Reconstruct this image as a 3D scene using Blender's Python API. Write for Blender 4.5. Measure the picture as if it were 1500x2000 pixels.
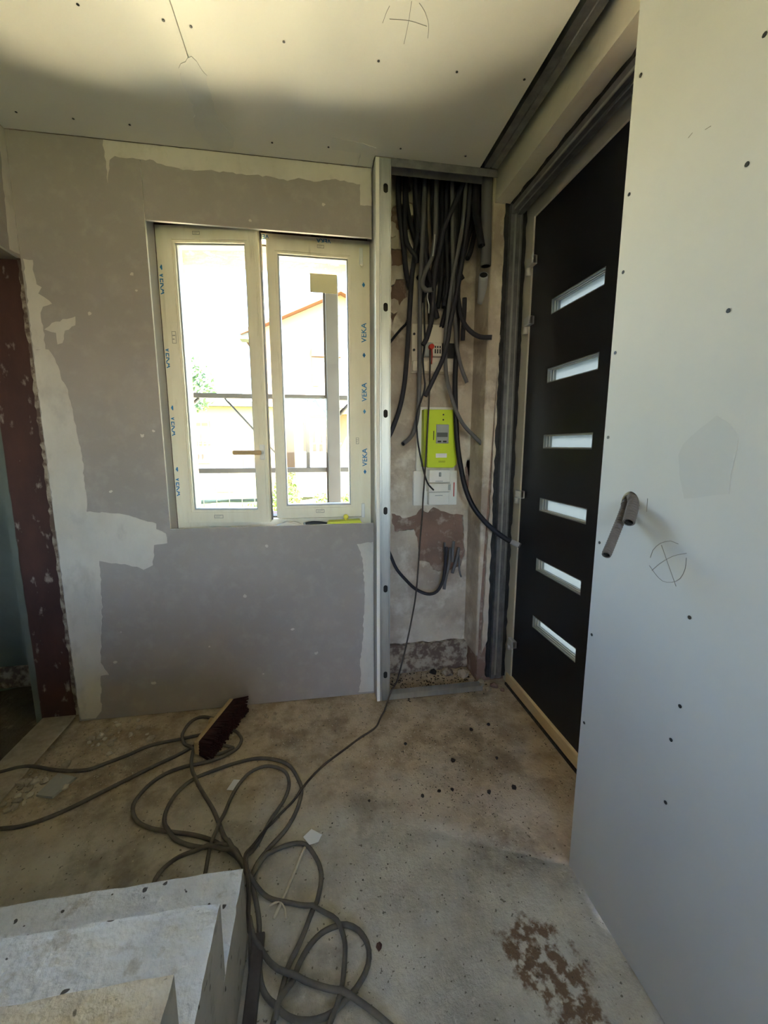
import bpy, bmesh, math, random
from mathutils import Vector, Matrix, noise
for _o in list(bpy.data.objects): bpy.data.objects.remove(_o, do_unlink=True)
scene = bpy.context.scene
COL = scene.collection
random.seed(7)
# ---------------------------------------------------------------- camera
cam_data = bpy.data.cameras.new('camera'); cam = bpy.data.objects.new('camera', cam_data); COL.objects.link(cam)
cam_data.sensor_fit = 'HORIZONTAL'; cam_data.sensor_width = 36.0; cam_data.lens = 813.44 / 1500 * 36.0
cam_data.clip_start = 0.02; cam_data.clip_end = 500
cam.location = (0, 0, 1.26)
cam.rotation_euler = (math.radians(90 - 9.13), 0, math.radians(-9.378))
scene.camera = cam
# ---------------------------------------------------------------- sky, sun, exposure
SUN_DIR = Vector((-0.5, 0.38, -1.0)).normalized()
world = bpy.data.worlds.new('sky'); scene.world = world; world.use_nodes = True
_n = world.node_tree.nodes; _l = world.node_tree.links; _n.clear()
_sky = _n.new('ShaderNodeTexSky'); _sky.sky_type = 'NISHITA'; _sky.sun_disc = False
_sky.sun_elevation = math.asin(-SUN_DIR.z); _sky.sun_rotation = math.atan2(-SUN_DIR.x, -SUN_DIR.y)
_sky.air_density = 1.0; _sky.dust_density = 1.0; _sky.ozone_density = 1.0
_bg = _n.new('ShaderNodeBackground'); _bg.inputs['Strength'].default_value = 0.42
_wo = _n.new('ShaderNodeOutputWorld')
_l.new(_sky.outputs[0], _bg.inputs[0]); _l.new(_bg.outputs[0], _wo.inputs[0])
sun_data = bpy.data.lights.new('sun', 'SUN'); sun_data.energy = 14.0; sun_data.angle = 0.0095; sun_data.color = (1.0, 0.93, 0.80)
sun = bpy.data.objects.new('sun', sun_data); COL.objects.link(sun)
sun.location = (3, -6, 9); sun.rotation_euler = SUN_DIR.to_track_quat('-Z', 'Y').to_euler()
_pd = bpy.data.lights.new('window_portal', 'AREA'); _pd.shape = 'RECTANGLE'; _pd.size = 0.95; _pd.size_y = 1.32; _pd.cycles.is_portal = True
_po = bpy.data.objects.new('window_portal', _pd); COL.objects.link(_po); _po.location = (-0.19, 2.34, 1.52); _po.rotation_euler = (math.radians(-90), 0, 0)
vs = scene.view_settings
scene.display_settings.display_device = 'sRGB'
vs.view_transform = 'Standard'; vs.look = 'None'; vs.gamma = 1.0; vs.use_curve_mapping = False
vs.exposure = 3.88
cy = scene.cycles
cy.use_denoising = True
cy.max_bounces = 14; cy.diffuse_bounces = 8; cy.glossy_bounces = 4; cy.transmission_bounces = 6; cy.transparent_max_bounces = 16
cy.caustics_reflective = False; cy.caustics_refractive = False
# ---------------------------------------------------------------- measured outlines and runs (metres)
COMPOUND_HEAD = [(-0.766, 2.413), (-0.662, 2.413), (-0.533, 2.413), (-0.322, 2.413), (-0, 2.413), (0.268, 2.413), (0.267, 2.268), (0.219, 2.268), (0.219, 2.348), (0.189, 2.351), (0.101, 2.356), (0.025, 2.34), (-0.037, 2.349), (-0.081, 2.332), (-0.132, 2.34), (-0.213, 2.342), (-0.314, 2.342), (-0.394, 2.343), (-0.472, 2.336), (-0.547, 2.343), (-0.605, 2.361), (-0.635, 2.356), (-0.666, 2.36), (-0.69, 2.356), (-0.73, 2.361), (-0.749, 2.345), (-0.759, 2.299), (-0.764, 2.263), (-0.765, 2.317), (-0.766, 2.355)]
COMPOUND_EDGE = [(-1.091, 1.97), (-1.058, 1.968), (-1.061, 1.922), (-1.055, 1.88), (-1.038, 1.87), (-1.054, 1.848), (-1.033, 1.835), (-1.008, 1.812), (-1.042, 1.799), (-1.053, 1.777), (-1.052, 1.71), (-1.051, 1.657), (-1.053, 1.637), (-1.097, 1.635)]
COMPOUND_TEE = [(-1.097, 1.636), (-1.041, 1.638), (-1.022, 1.604), (-1.009, 1.54), (-0.988, 1.482), (-0.979, 1.372), (-0.969, 1.267), (-0.961, 1.182), (-0.968, 1.144), (-0.964, 1.049), (-0.971, 0.978), (-0.878, 0.969), (-0.805, 0.958), (-0.762, 0.94), (-0.696, 0.918), (-0.698, 0.893), (-0.662, 0.871), (-0.659, 0.828), (-0.715, 0.822), (-0.726, 0.73), (-0.766, 0.71), (-0.825, 0.734), (-0.942, 0.76), (-0.943, 0.706), (-0.948, 0.639), (-0.956, 0.501), (-0.985, 0.282), (-0.956, 0.221), (-0.991, 0.219), (-1.004, 0.045), (-1.031, 0.011), (-1.092, 0.013), (-1.097, 0.038), (-1.097, 0.249), (-1.097, 0.555), (-1.097, 0.861), (-1.097, 1.083), (-1.097, 1.311), (-1.097, 1.558)]
COMPOUND_SMEAR = [(-1.017, 1.74), (-0.931, 1.768), (-0.934, 1.734), (-0.974, 1.713), (-0.988, 1.664), (-1.007, 1.658), (-1.007, 1.702), (-1.047, 1.715)]
COMPOUND_CORNER = [(0.19, 0.791), (0.272, 0.798), (0.272, 0.013), (0.19, 0.014), (0.204, 0.075), (0.197, 0.16), (0.213, 0.296), (0.225, 0.563), (0.216, 0.719)]
COMPOUND_CEILING = [(-0.334, 1.529), (-0.305, 1.591), (-0.312, 1.642), (-0.306, 1.787), (-0.27, 1.86), (-0.3, 1.944), (-0.359, 1.944), (-0.385, 1.893), (-0.401, 1.828), (-0.381, 1.717), (-0.391, 1.625), (-0.385, 1.577), (-0.358, 1.55)]
COMPOUND_CEILING_CORNER = [(0.095, 1.799), (0.215, 1.807), (0.269, 1.827), (0.27, 1.935), (0.204, 1.944), (0.217, 1.865), (0.098, 1.862)]
DAMP_MARK = [(0.67, 1.313), (0.639, 1.294), (0.624, 1.273), (0.625, 1.242), (0.629, 1.206), (0.628, 1.174), (0.717, 1.154), (0.734, 1.199), (0.743, 1.239), (0.734, 1.262), (0.703, 1.289)]
CEILING_SCREWS = [(-0.589, 1.42), (-0.38, 1.428), (-0.31, 1.434), (-0.057, 1.437), (0.223, 1.453), (0.471, 1.45), (0.693, 1.441), (-1.003, 1.855), (-0.822, 1.856), (-0.635, 1.854), (-0.131, 1.863), (0.085, 1.852), (0.366, 1.814), (0.634, 1.814)]
PANEL_SCREWS = [(0.671, 1.724), (0.672, 1.494), (0.947, 2.06), (0.668, 1.907), (0.952, 1.827), (0.95, 1.661), (0.954, 1.481), (0.954, 1.279), (0.674, 0.922), (0.671, 0.731), (0.682, 0.646), (0.677, 0.5), (0.953, 1.009), (0.953, 0.754), (0.954, 0.491)]
PANEL_CIRCLE = [(0.786, 1.014), (0.781, 1.032), (0.763, 1.052), (0.738, 1.063), (0.719, 1.061)]
PANEL_CIRCLE2 = [(0.697, 1.038), (0.697, 1.015), (0.706, 0.992), (0.724, 0.978), (0.747, 0.973), (0.767, 0.982), (0.786, 0.996)]
PANEL_CROSS1 = [(0.76, 1.049), (0.739, 1.015), (0.713, 0.973)]
PANEL_CROSS2 = [(0.778, 0.987), (0.757, 1.01), (0.728, 1.033), (0.698, 1.047)]
PANEL_TICK = [(0.81, 1.143), (0.809, 1.113)]
PANEL_DASH1 = [(0.8, 1.845), (0.791, 1.848)]
PANEL_DASH2 = [(0.763, 1.835), (0.751, 1.833)]
CEIL_CIRCLE = [(0.304, 1.269), (0.324, 1.288), (0.344, 1.321), (0.352, 1.359)]
CEIL_CIRCLE2 = [(0.228, 1.289), (0.223, 1.305), (0.217, 1.337)]
CEIL_CROSS1 = [(0.283, 1.268), (0.287, 1.32), (0.288, 1.387)]
CEIL_CROSS2 = [(0.234, 1.323), (0.289, 1.319), (0.34, 1.326)]
BARE_LOW = [(0.392, 0.902), (0.465, 0.875), (0.526, 0.893), (0.554, 0.928), (0.594, 0.902), (0.622, 0.932), (0.72, 0.891), (0.79, 0.883), (0.796, 0.786), (0.809, 0.669), (0.787, 0.6), (0.687, 0.569), (0.626, 0.584), (0.605, 0.626), (0.547, 0.634), (0.536, 0.766), (0.516, 0.812), (0.409, 0.804)]
BARE_A = [(0.428, 2.504), (0.475, 2.512), (0.485, 2.452), (0.463, 2.433), (0.431, 2.443)]
BARE_B = [(0.387, 2.356), (0.414, 2.389), (0.491, 2.396), (0.497, 2.303), (0.465, 2.273), (0.387, 2.272)]
BARE_C = [(0.387, 2.191), (0.448, 2.195), (0.453, 2.141), (0.443, 2.122), (0.39, 2.114)]
BARE_D = [(0.388, 2.049), (0.454, 2.058), (0.468, 1.979), (0.429, 1.935), (0.391, 1.833)]
BARE_E = [(0.803, 1.183), (0.832, 1.177), (0.841, 1.095), (0.822, 0.978), (0.803, 1.012), (0.794, 1.123)]
BARE_F = [(0.824, 1.852), (0.846, 1.853), (0.852, 1.703), (0.837, 1.652), (0.826, 1.727)]
BARE_G = [(0.395, 0.059), (0.682, 0.059), (0.819, 0.085), (0.883, 0.022), (0.886, -0.043), (0.396, -0.003)]
JAMB_EDGE = [(0.89, 2.329), (0.889, 2.253), (0.9, 2.124), (0.89, 2.08), (0.896, 1.902), (0.903, 1.811), (0.899, 1.695), (0.891, 1.576), (0.904, 1.432), (0.895, 1.284), (0.91, 1.183), (0.887, 1.107), (0.904, 0.977), (0.907, 0.791), (0.904, 0.6), (0.905, 0.461), (0.89, 0.348), (0.88, 0.233), (0.848, 0.162)]
HOSE_LEFT = [(0.508, 2.07, 2.567), (0.509, 2.07, 2.504), (0.506, 2.07, 2.356), (0.496, 2.07, 2.203), (0.476, 2.07, 2.047), (0.465, 2.07, 1.864), (0.457, 2.07, 1.723), (0.443, 2.07, 1.556), (0.418, 2.07, 1.433), (0.375, 2.07, 1.318), (0.342, 2.07, 1.271)]
HOSE_CROSS = [(0.694, 2, 2.543), (0.697, 2, 2.461), (0.68, 2, 2.398), (0.648, 2, 2.324), (0.607, 2, 2.236), (0.59, 2, 2.158), (0.572, 2, 2.071), (0.564, 2, 1.983), (0.557, 2, 1.849), (0.534, 2, 1.757), (0.515, 2, 1.724)]
HOSE_HOOK = [(0.57, 2.02, 2.543), (0.567, 2, 2.326), (0.561, 1.98, 2.194), (0.552, 1.97, 2.143), (0.541, 1.96, 2.087), (0.517, 1.955, 2.041), (0.498, 1.95, 1.991), (0.497, 1.945, 1.96), (0.509, 1.935, 1.942), (0.534, 1.91, 1.939)]
HOSE_GREY_LONG = [(0.713, 2, 2.545), (0.708, 2, 2.483), (0.696, 2, 2.273), (0.68, 2, 2.165), (0.654, 2, 2.032), (0.638, 2, 1.898), (0.628, 2, 1.806), (0.625, 2, 1.714), (0.633, 2, 1.593), (0.656, 2, 1.508), (0.684, 2, 1.431), (0.728, 2, 1.358), (0.794, 2, 1.294), (0.879, 2, 1.218)]
CABLE_THICK = [(0.699, 2.07, 2.586), (0.698, 2.07, 2.372), (0.701, 2.07, 2.106), (0.702, 2.06, 1.872), (0.698, 2.05, 1.728), (0.691, 2.04, 1.582), (0.694, 2.03, 1.434), (0.7, 2.01, 1.284), (0.709, 1.99, 1.183), (0.729, 1.96, 1.059), (0.763, 1.93, 0.962), (0.819, 1.91, 0.888), (0.871, 1.89, 0.839), (0.925, 1.87, 0.8), (0.973, 1.85, 0.777)]
HOSE_CURL = [(0.666, 2.06, 2.577), (0.672, 2.05, 2.36), (0.677, 2.04, 2.137), (0.682, 2.02, 1.996), (0.69, 2, 1.9), (0.706, 1.98, 1.827), (0.735, 1.96, 1.783), (0.777, 1.95, 1.759), (0.827, 1.93, 1.754)]
HOSE_STUB = [(0.721, 2.03, 1.76), (0.715, 2.01, 1.813), (0.707, 1.98, 1.873), (0.696, 1.95, 1.925)]
HOSE_SHORT_RIGHT = [(0.634, 2.02, 2.549), (0.651, 2.02, 2.3), (0.664, 2.02, 1.995), (0.68, 2.02, 1.814), (0.69, 2.02, 1.721), (0.716, 2.02, 1.627), (0.745, 2.02, 1.561)]
HOSE_SHORT_LEFT = [(0.73, 1.98, 2.534), (0.712, 1.98, 2.286), (0.673, 1.98, 1.982), (0.641, 1.98, 1.824), (0.628, 1.98, 1.733), (0.605, 1.98, 1.654), (0.572, 1.98, 1.584), (0.526, 1.98, 1.489)]
HOSE_LONG_LEFT = [(0.524, 2.03, 2.544), (0.518, 2.03, 2.294), (0.508, 2.03, 2.034), (0.507, 2.03, 1.772), (0.508, 2.03, 1.67), (0.508, 2.03, 1.528), (0.502, 2.03, 1.407), (0.48, 2.02, 1.323), (0.451, 2, 1.288), (0.417, 1.97, 1.266)]
CABLE_RED = [(0.567, 2.06, 1.716), (0.565, 2.05, 1.676), (0.563, 2.04, 1.626), (0.558, 2.03, 1.48), (0.55, 2.02, 1.333), (0.538, 2.01, 1.133), (0.527, 2, 0.981), (0.524, 1.995, 0.917), (0.509, 1.98, 0.772), (0.489, 1.96, 0.536), (0.462, 1.94, 0.393), (0.423, 1.92, 0.23), (0.38, 1.9, 0.087)]
CABLE_THIN = [(0.528, 2.04, 1.994), (0.531, 2.04, 1.859), (0.53, 2.02, 1.738), (0.516, 2, 1.664), (0.522, 2, 1.595), (0.528, 2, 1.534), (0.512, 2.01, 1.468), (0.492, 2.01, 1.405), (0.499, 2.01, 1.283), (0.521, 2.01, 1.174), (0.546, 2.02, 1.092), (0.565, 2.03, 1.06), (0.594, 2.045, 1.034)]
CABLE_SIDE = [(0.472, 2.1, 1.896), (0.46, 2.1, 1.849), (0.427, 2.1, 1.814), (0.384, 2.1, 1.763), (0.341, 2.1, 1.702)]
CABLE_LOOP = [(0.335, 2.06, 0.792), (0.375, 2.06, 0.695), (0.405, 2.06, 0.625), (0.45, 2.06, 0.567), (0.508, 2.06, 0.508), (0.571, 2.06, 0.476), (0.616, 2.06, 0.479), (0.646, 2.06, 0.511), (0.665, 2.06, 0.57), (0.671, 2.06, 0.652), (0.675, 2.06, 0.727)]
STUMP_A = [(0.676, 2.1, 0.743), (0.681, 2.1, 0.64), (0.692, 2.1, 0.547)]
STUMP_B = [(0.721, 2.13, 0.705), (0.705, 2.1, 0.628), (0.68, 2.08, 0.543), (0.67, 2.07, 0.492)]
STUMP_C = [(0.768, 2.13, 0.703), (0.747, 2.1, 0.654), (0.717, 2.08, 0.576)]
STUMP_D = [(0.766, 2.12, 0.663), (0.764, 2.1, 0.584), (0.773, 2.09, 0.549)]
STUMP_E = [(0.738, 2.13, 0.739), (0.723, 2.1, 0.684), (0.721, 2.09, 0.635)]
PIPE_GREY = [(0.77, 1.93, 2.508), (0.778, 1.93, 2.308), (0.782, 1.93, 2.163), (0.784, 1.93, 2.057)]
PIPE_STUB = [(0.822, 2.06, 1.948), (0.812, 2.03, 1.973), (0.796, 1.985, 2.009), (0.786, 1.955, 2.03)]
WIRE_WHITE = [(0.518, 1.935, 1.936), (0.516, 1.935, 1.91), (0.524, 1.935, 1.883), (0.524, 1.935, 1.846)]
WIRE_TIP = [(0.549, 1.945, 2.177), (0.547, 1.945, 2.142), (0.541, 1.945, 2.089)]
HOSE_DARK_RIGHT = [(0.742, 2, 2.548), (0.743, 1.97, 2.325), (0.747, 1.94, 2.228), (0.753, 1.91, 2.131)]
PATH_A = [(0.321, 1.833), (0.272, 1.746), (0.237, 1.68), (0.159, 1.623), (0.094, 1.569), (0.004, 1.494), (-0.057, 1.423), (-0.076, 1.384), (-0.106, 1.342), (-0.151, 1.291), (-0.192, 1.23), (-0.219, 1.185), (-0.239, 1.139), (-0.233, 1.097), (-0.222, 1.06), (-0.212, 1.011), (-0.199, 0.942), (-0.191, 0.896), (-0.18, 0.824), (-0.171, 0.762)]
PATH_B = [(-0.223, 1.065), (-0.213, 1.099), (-0.202, 1.13), (-0.17, 1.176), (-0.124, 1.232), (-0.092, 1.302), (-0.079, 1.377), (-0.091, 1.429), (-0.128, 1.506), (-0.179, 1.548), (-0.258, 1.571), (-0.339, 1.56), (-0.414, 1.535), (-0.484, 1.502), (-0.525, 1.45), (-0.54, 1.383), (-0.532, 1.325), (-0.5, 1.274), (-0.45, 1.235), (-0.385, 1.209), (-0.318, 1.198), (-0.271, 1.17), (-0.237, 1.125), (-0.223, 1.08)]
PATH_C = [(-0.222, 1.075), (-0.237, 1.125), (-0.235, 1.147), (-0.21, 1.195), (-0.179, 1.274), (-0.143, 1.341), (-0.126, 1.409), (-0.139, 1.472), (-0.176, 1.509), (-0.225, 1.524), (-0.276, 1.503), (-0.308, 1.456), (-0.328, 1.394), (-0.341, 1.308), (-0.352, 1.231), (-0.355, 1.172), (-0.352, 1.117), (-0.351, 1.057)]
PATH_D = [(-1.41, 1.653), (-1.29, 1.651), (-1.236, 1.66), (-1.184, 1.675), (-1.133, 1.673), (-1.039, 1.639), (-0.967, 1.621), (-0.903, 1.619), (-0.851, 1.644), (-0.786, 1.677), (-0.714, 1.722), (-0.6, 1.742), (-0.509, 1.758), (-0.415, 1.769), (-0.374, 1.751), (-0.356, 1.725), (-0.342, 1.694), (-0.353, 1.642), (-0.402, 1.604), (-0.472, 1.581), (-0.536, 1.573), (-0.599, 1.547), (-0.64, 1.502), (-0.663, 1.433), (-0.654, 1.387), (-0.621, 1.34), (-0.571, 1.308), (-0.509, 1.285), (-0.419, 1.257), (-0.351, 1.224), (-0.306, 1.19), (-0.262, 1.151), (-0.228, 1.097)]
PATH_E = [(-1.215, 1.391), (-1.108, 1.383), (-1.058, 1.385), (-1.004, 1.383), (-0.949, 1.397), (-0.881, 1.432), (-0.805, 1.488), (-0.732, 1.542), (-0.651, 1.601), (-0.585, 1.644), (-0.529, 1.692), (-0.491, 1.741), (-0.463, 1.789), (-0.466, 1.839), (-0.546, 1.884), (-0.593, 1.853), (-0.603, 1.771), (-0.572, 1.699), (-0.509, 1.649), (-0.448, 1.625), (-0.392, 1.626), (-0.368, 1.644), (-0.416, 1.673), (-0.483, 1.684), (-0.524, 1.654), (-0.514, 1.579), (-0.486, 1.511), (-0.433, 1.427), (-0.377, 1.342), (-0.33, 1.252), (-0.3, 1.198), (-0.267, 1.152), (-0.234, 1.108)]
PATH_F = [(-0.236, 1.107), (-0.224, 1.08), (-0.191, 1.046), (-0.149, 1.016), (-0.085, 0.993), (-0.026, 0.968), (0.016, 0.942), (0.033, 0.915), (0.044, 0.878), (0.038, 0.825), (0.029, 0.786), (0.017, 0.755), (0.001, 0.732), (-0.012, 0.709)]
PATH_G = [(-0.204, 0.971), (-0.186, 0.922), (-0.161, 0.89), (-0.133, 0.859), (-0.105, 0.837), (-0.071, 0.823), (-0.024, 0.804), (0.016, 0.784), (0.054, 0.766), (0.091, 0.743), (0.128, 0.711), (0.168, 0.675)]
PATH_H = [(-0.117, 0.752), (-0.11, 0.783), (-0.096, 0.806), (-0.081, 0.825), (-0.072, 0.849), (-0.048, 0.884), (-0.015, 0.91), (0.022, 0.92), (0.052, 0.919), (0.081, 0.901), (0.1, 0.869), (0.101, 0.838), (0.089, 0.811), (0.062, 0.783), (0.038, 0.769), (0.008, 0.751), (-0.027, 0.745), (-0.062, 0.749), (-0.1, 0.764), (-0.13, 0.789), (-0.153, 0.821), (-0.164, 0.858), (-0.173, 0.901), (-0.176, 0.953), (-0.19, 1.008), (-0.208, 1.057), (-0.221, 1.087)]
PATH_I = [(-0.489, 1.08), (-0.492, 1.127), (-0.478, 1.159), (-0.446, 1.187), (-0.403, 1.197), (-0.349, 1.191), (-0.297, 1.171), (-0.259, 1.134), (-0.225, 1.081)]
PATH_J = [(-0.22, 1.083), (-0.197, 1.127), (-0.154, 1.161), (-0.102, 1.174), (-0.061, 1.165), (-0.034, 1.127), (-0.017, 1.088), (-0.013, 1.045), (-0.026, 0.988), (-0.038, 0.968), (-0.056, 0.926), (-0.073, 0.891), (-0.093, 0.858), (-0.101, 0.834), (-0.111, 0.796), (-0.123, 0.753), (-0.13, 0.728)]
PATH_K = [(-0.214, 1.031), (-0.207, 0.972), (-0.188, 0.91), (-0.179, 0.861), (-0.178, 0.82), (-0.176, 0.761), (-0.177, 0.731)]
# ---------------------------------------------------------------- helpers
ORG = {}
def tag(o, label=None, cat=None, group=None, kind=None):
    if label: o['label'] = label
    if cat: o['category'] = cat
    if group: o['group'] = group
    if kind: o['kind'] = kind
    return o
def place(o, org, parent):
    ORG[o.name] = Vector(org)
    if parent is not None:
        o.parent = parent; o.location = Vector(org) - ORG[parent.name]
    else:
        o.location = org
    return o
def mesh(name, verts, faces, mat, parent=None, smooth=False, org=None, mats=None, fmat=None):
    vs_ = [Vector(v) for v in verts]
    if org is None:
        lo = [min(v[i] for v in vs_) for i in range(3)]; hi = [max(v[i] for v in vs_) for i in range(3)]
        org = Vector(((lo[0] + hi[0]) / 2, (lo[1] + hi[1]) / 2, lo[2]))
    org = Vector(org)
    me = bpy.data.meshes.new(name); me.from_pydata([v - org for v in vs_], [], faces)
    for m in (mats or [mat]): me.materials.append(m)
    if fmat:
        for p, i in zip(me.polygons, fmat): p.material_index = i
    if smooth:
        for p in me.polygons: p.use_smooth = True
    me.update()
    o = bpy.data.objects.new(name, me); COL.objects.link(o)
    return place(o, org, parent)
def from_bm(name, bm, mat, parent=None, smooth=False, mats=None):
    bmesh.ops.recalc_face_normals(bm, faces=bm.faces)
    bm.verts.index_update()
    v = [x.co.copy() for x in bm.verts]; f = [[y.index for y in x.verts] for x in bm.faces]; fm = [x.material_index for x in bm.faces]
    bm.free()
    return mesh(name, v, f, mat, parent, smooth, mats=mats, fmat=fm if mats else None)
def empty(name, loc, parent=None):
    o = bpy.data.objects.new(name, None); o.empty_display_size = 0.05; COL.objects.link(o)
    return place(o, loc, parent)
BF = [(0, 3, 2, 1), (4, 5, 6, 7), (0, 1, 5, 4), (1, 2, 6, 5), (2, 3, 7, 6), (3, 0, 4, 7)]
def bm_box(bm, x0, x1, y0, y1, z0, z1, mi=0, bevel=0.0):
    vs_ = [bm.verts.new(c) for c in ((x0, y0, z0), (x1, y0, z0), (x1, y1, z0), (x0, y1, z0), (x0, y0, z1), (x1, y0, z1), (x1, y1, z1), (x0, y1, z1))]
    fs = []
    for f in BF:
        q = bm.faces.new([vs_[i] for i in f]); q.material_index = mi; fs.append(q)
    if bevel:
        es = list({e for f in fs for e in f.edges})
        bmesh.ops.bevel(bm, geom=es, offset=bevel, segments=2, affect='EDGES', profile=0.5, clamp_overlap=True)
    return vs_
def box(name, x0, x1, y0, y1, z0, z1, mat, parent=None, bevel=0.0):
    bm = bmesh.new(); bm_box(bm, min(x0, x1), max(x0, x1), min(y0, y1), max(y0, y1), min(z0, z1), max(z0, z1), 0, bevel)
    return from_bm(name, bm, mat, parent)
def prism(name, loops, axis, a, b, mat, parent=None, edge_mat=None):
    """2D outline (first loop) with holes (other loops), extruded along axis from a to b. loops in (u, v): x->(y,z), y->(x,z), z->(x,y)."""
    cu = bpy.data.curves.new('tmp', 'CURVE'); cu.dimensions = '2D'; cu.fill_mode = 'BOTH'; cu.extrude = abs(b - a) / 2
    for lp in loops:
        s = cu.splines.new('POLY'); s.points.add(len(lp) - 1); s.use_cyclic_u = True
        for p, (u, v) in zip(s.points, lp): p.co = (u, v, 0, 1)
    t = bpy.data.objects.new('tmp', cu); COL.objects.link(t)
    dg = bpy.context.evaluated_depsgraph_get(); me = bpy.data.meshes.new_from_object(t.evaluated_get(dg))
    mid = (a + b) / 2; vs_ = []
    for v in me.vertices:
        u, w, h = v.co
        vs_.append({'x': (mid + h, u, w), 'y': (u, mid + h, w), 'z': (u, w, mid + h)}[axis])
    fs = [tuple(p.vertices) for p in me.polygons]
    bpy.data.objects.remove(t); bpy.data.curves.remove(cu); bpy.data.meshes.remove(me)
    bm = bmesh.new(); bv = [bm.verts.new(v) for v in vs_]
    for f in fs:
        try: bm.faces.new([bv[i] for i in f])
        except ValueError: pass
    bmesh.ops.remove_doubles(bm, verts=bm.verts, dist=1e-5)
    bmesh.ops.recalc_face_normals(bm, faces=bm.faces)
    if edge_mat:
        k = 'xyz'.index(axis)
        for f in bm.faces: f.material_index = 0 if abs(f.normal[k]) > 0.7 else 1
        return from_bm(name, bm, mat, parent, mats=[mat, edge_mat])
    return from_bm(name, bm, mat, parent)
def rect(u0, u1, v0, v1): return [(u0, v0), (u1, v0), (u1, v1), (u0, v1)]
def obround(cu_, cv, w, h, n=8):
    r = w / 2; o = []
    for i in range(n + 1): o.append((cu_ + r * math.cos(math.pi * i / n), cv + h / 2 - r + r * math.sin(math.pi * i / n)))
    for i in range(n + 1): o.append((cu_ - r * math.cos(math.pi * i / n), cv - h / 2 + r - r * math.sin(math.pi * i / n)))
    return o
def ragged(pts, amp=0.004, step=0.02, seed=0):
    rnd = random.Random(seed); o = []; n = len(pts)
    for i in range(n):
        a = Vector(pts[i]); b = Vector(pts[(i + 1) % n]); k = max(1, int((b - a).length / step))
        for j in range(k):
            p = a.lerp(b, j / k); d = amp * (0.3 if j == 0 else 1)
            o.append((p.x + rnd.uniform(-d, d), p.y + rnd.uniform(-d, d)))
    return o
def spline(pts, step):
    P = [Vector(p) for p in pts]; out = []
    for i in range(len(P) - 1):
        p0 = P[i - 1] if i else P[0] * 2 - P[1]; p1 = P[i]; p2 = P[i + 1]; p3 = P[i + 2] if i + 2 < len(P) else P[-1] * 2 - P[-2]
        k = max(1, int((p2 - p1).length / step))
        for j in range(k):
            t = j / k
            out.append(0.5 * ((2 * p1) + (p2 - p0) * t + (2 * p0 - 5 * p1 + 4 * p2 - p3) * t * t + (3 * p1 - p0 - 3 * p2 + p3) * t ** 3))
    out.append(P[-1]); return out
def tube(name, pts, r, mat, parent=None, step=0.012, sides=10, ridge=0.0, pitch=0.006, hollow=False, dark=None, smooth_path=True):
    """A swept hose; ridge > 0 gives corrugations, hollow gives an open mouth at the last point."""
    S = spline(pts, step) if smooth_path else [Vector(p) for p in pts]
    rad = [r] * len(S)
    if ridge:
        L = [0.0]
        for i in range(1, len(S)): L.append(L[-1] + (S[i] - S[i - 1]).length)
        n = int(L[-1] / (pitch / 6)); T = []; k = 0
        for i in range(n + 1):
            d = L[-1] * i / n
            while k < len(S) - 2 and L[k + 1] < d: k += 1
            t = (d - L[k]) / max(1e-9, L[k + 1] - L[k]); T.append(S[k].lerp(S[k + 1], t))
        S = T; rad = [r + ridge * math.cos(math.pi * i / 3) for i in range(len(S))]
    vs_, fs = [], []; up = None
    ends = []
    for i, p in enumerate(S):
        t = (S[min(i + 1, len(S) - 1)] - S[max(i - 1, 0)]).normalized()
        if up is None: up = t.orthogonal().normalized()
        up = (up - t * up.dot(t)).normalized(); w = t.cross(up)
        for j in range(sides):
            a = 2 * math.pi * j / sides; vs_.append(p + (up * math.cos(a) + w * math.sin(a)) * rad[i])
        if i == len(S) - 1: ends = (p, t, up.copy(), w)
    n = len(S)
    for i in range(n - 1):
        for j in range(sides):
            a = i * sides + j; b = i * sides + (j + 1) % sides
            fs.append((a, b, b + sides, a + sides))
    fs.append(tuple(range(sides - 1, -1, -1))); fm = [0] * len(fs)
    if hollow:
        p, t, u, w = ends; base = len(vs_)
        for (rr, d) in ((r * 0.82, 0.0), (r * 0.8, -r * 2.2)):
            for j in range(sides):
                a = 2 * math.pi * j / sides; vs_.append(p + t * d + (u * math.cos(a) + w * math.sin(a)) * rr)
        o0 = (n - 1) * sides
        for j in range(sides):
            k = (j + 1) % sides
            fs.append((o0 + j, o0 + k, base + k, base + j)); fm.append(0)
            fs.append((base + j, base + k, base + sides + k, base + sides + j)); fm.append(1)
        fs.append(tuple(range(base + sides, base + 2 * sides))); fm.append(1)
    else:
        fs.append(tuple(range((n - 1) * sides, n * sides))); fm.append(0)
    if hollow: return mesh(name, vs_, fs, mat, parent, True, mats=[mat, dark or mat], fmat=fm)
    return mesh(name, vs_, fs, mat, parent, True)
def rock(c, r, seed, flat=0.7, sub=1):
    bm = bmesh.new(); bmesh.ops.create_icosphere(bm, subdivisions=sub, radius=1)
    rnd = random.Random(seed); sx, sy = rnd.uniform(.7, 1.3), rnd.uniform(.7, 1.3); off = Vector((rnd.uniform(0, 50), 3, seed % 97)); a = rnd.uniform(0, 6.28)
    for v in bm.verts:
        k = 1 + 0.45 * noise.noise(v.co * 1.3 + off)
        x, y, z = v.co.x * k * sx, v.co.y * k * sy, v.co.z * k * flat
        v.co = Vector((c[0] + r * (x * math.cos(a) - y * math.sin(a)), c[1] + r * (x * math.sin(a) + y * math.cos(a)), c[2] + r * z))
    return bm
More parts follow.
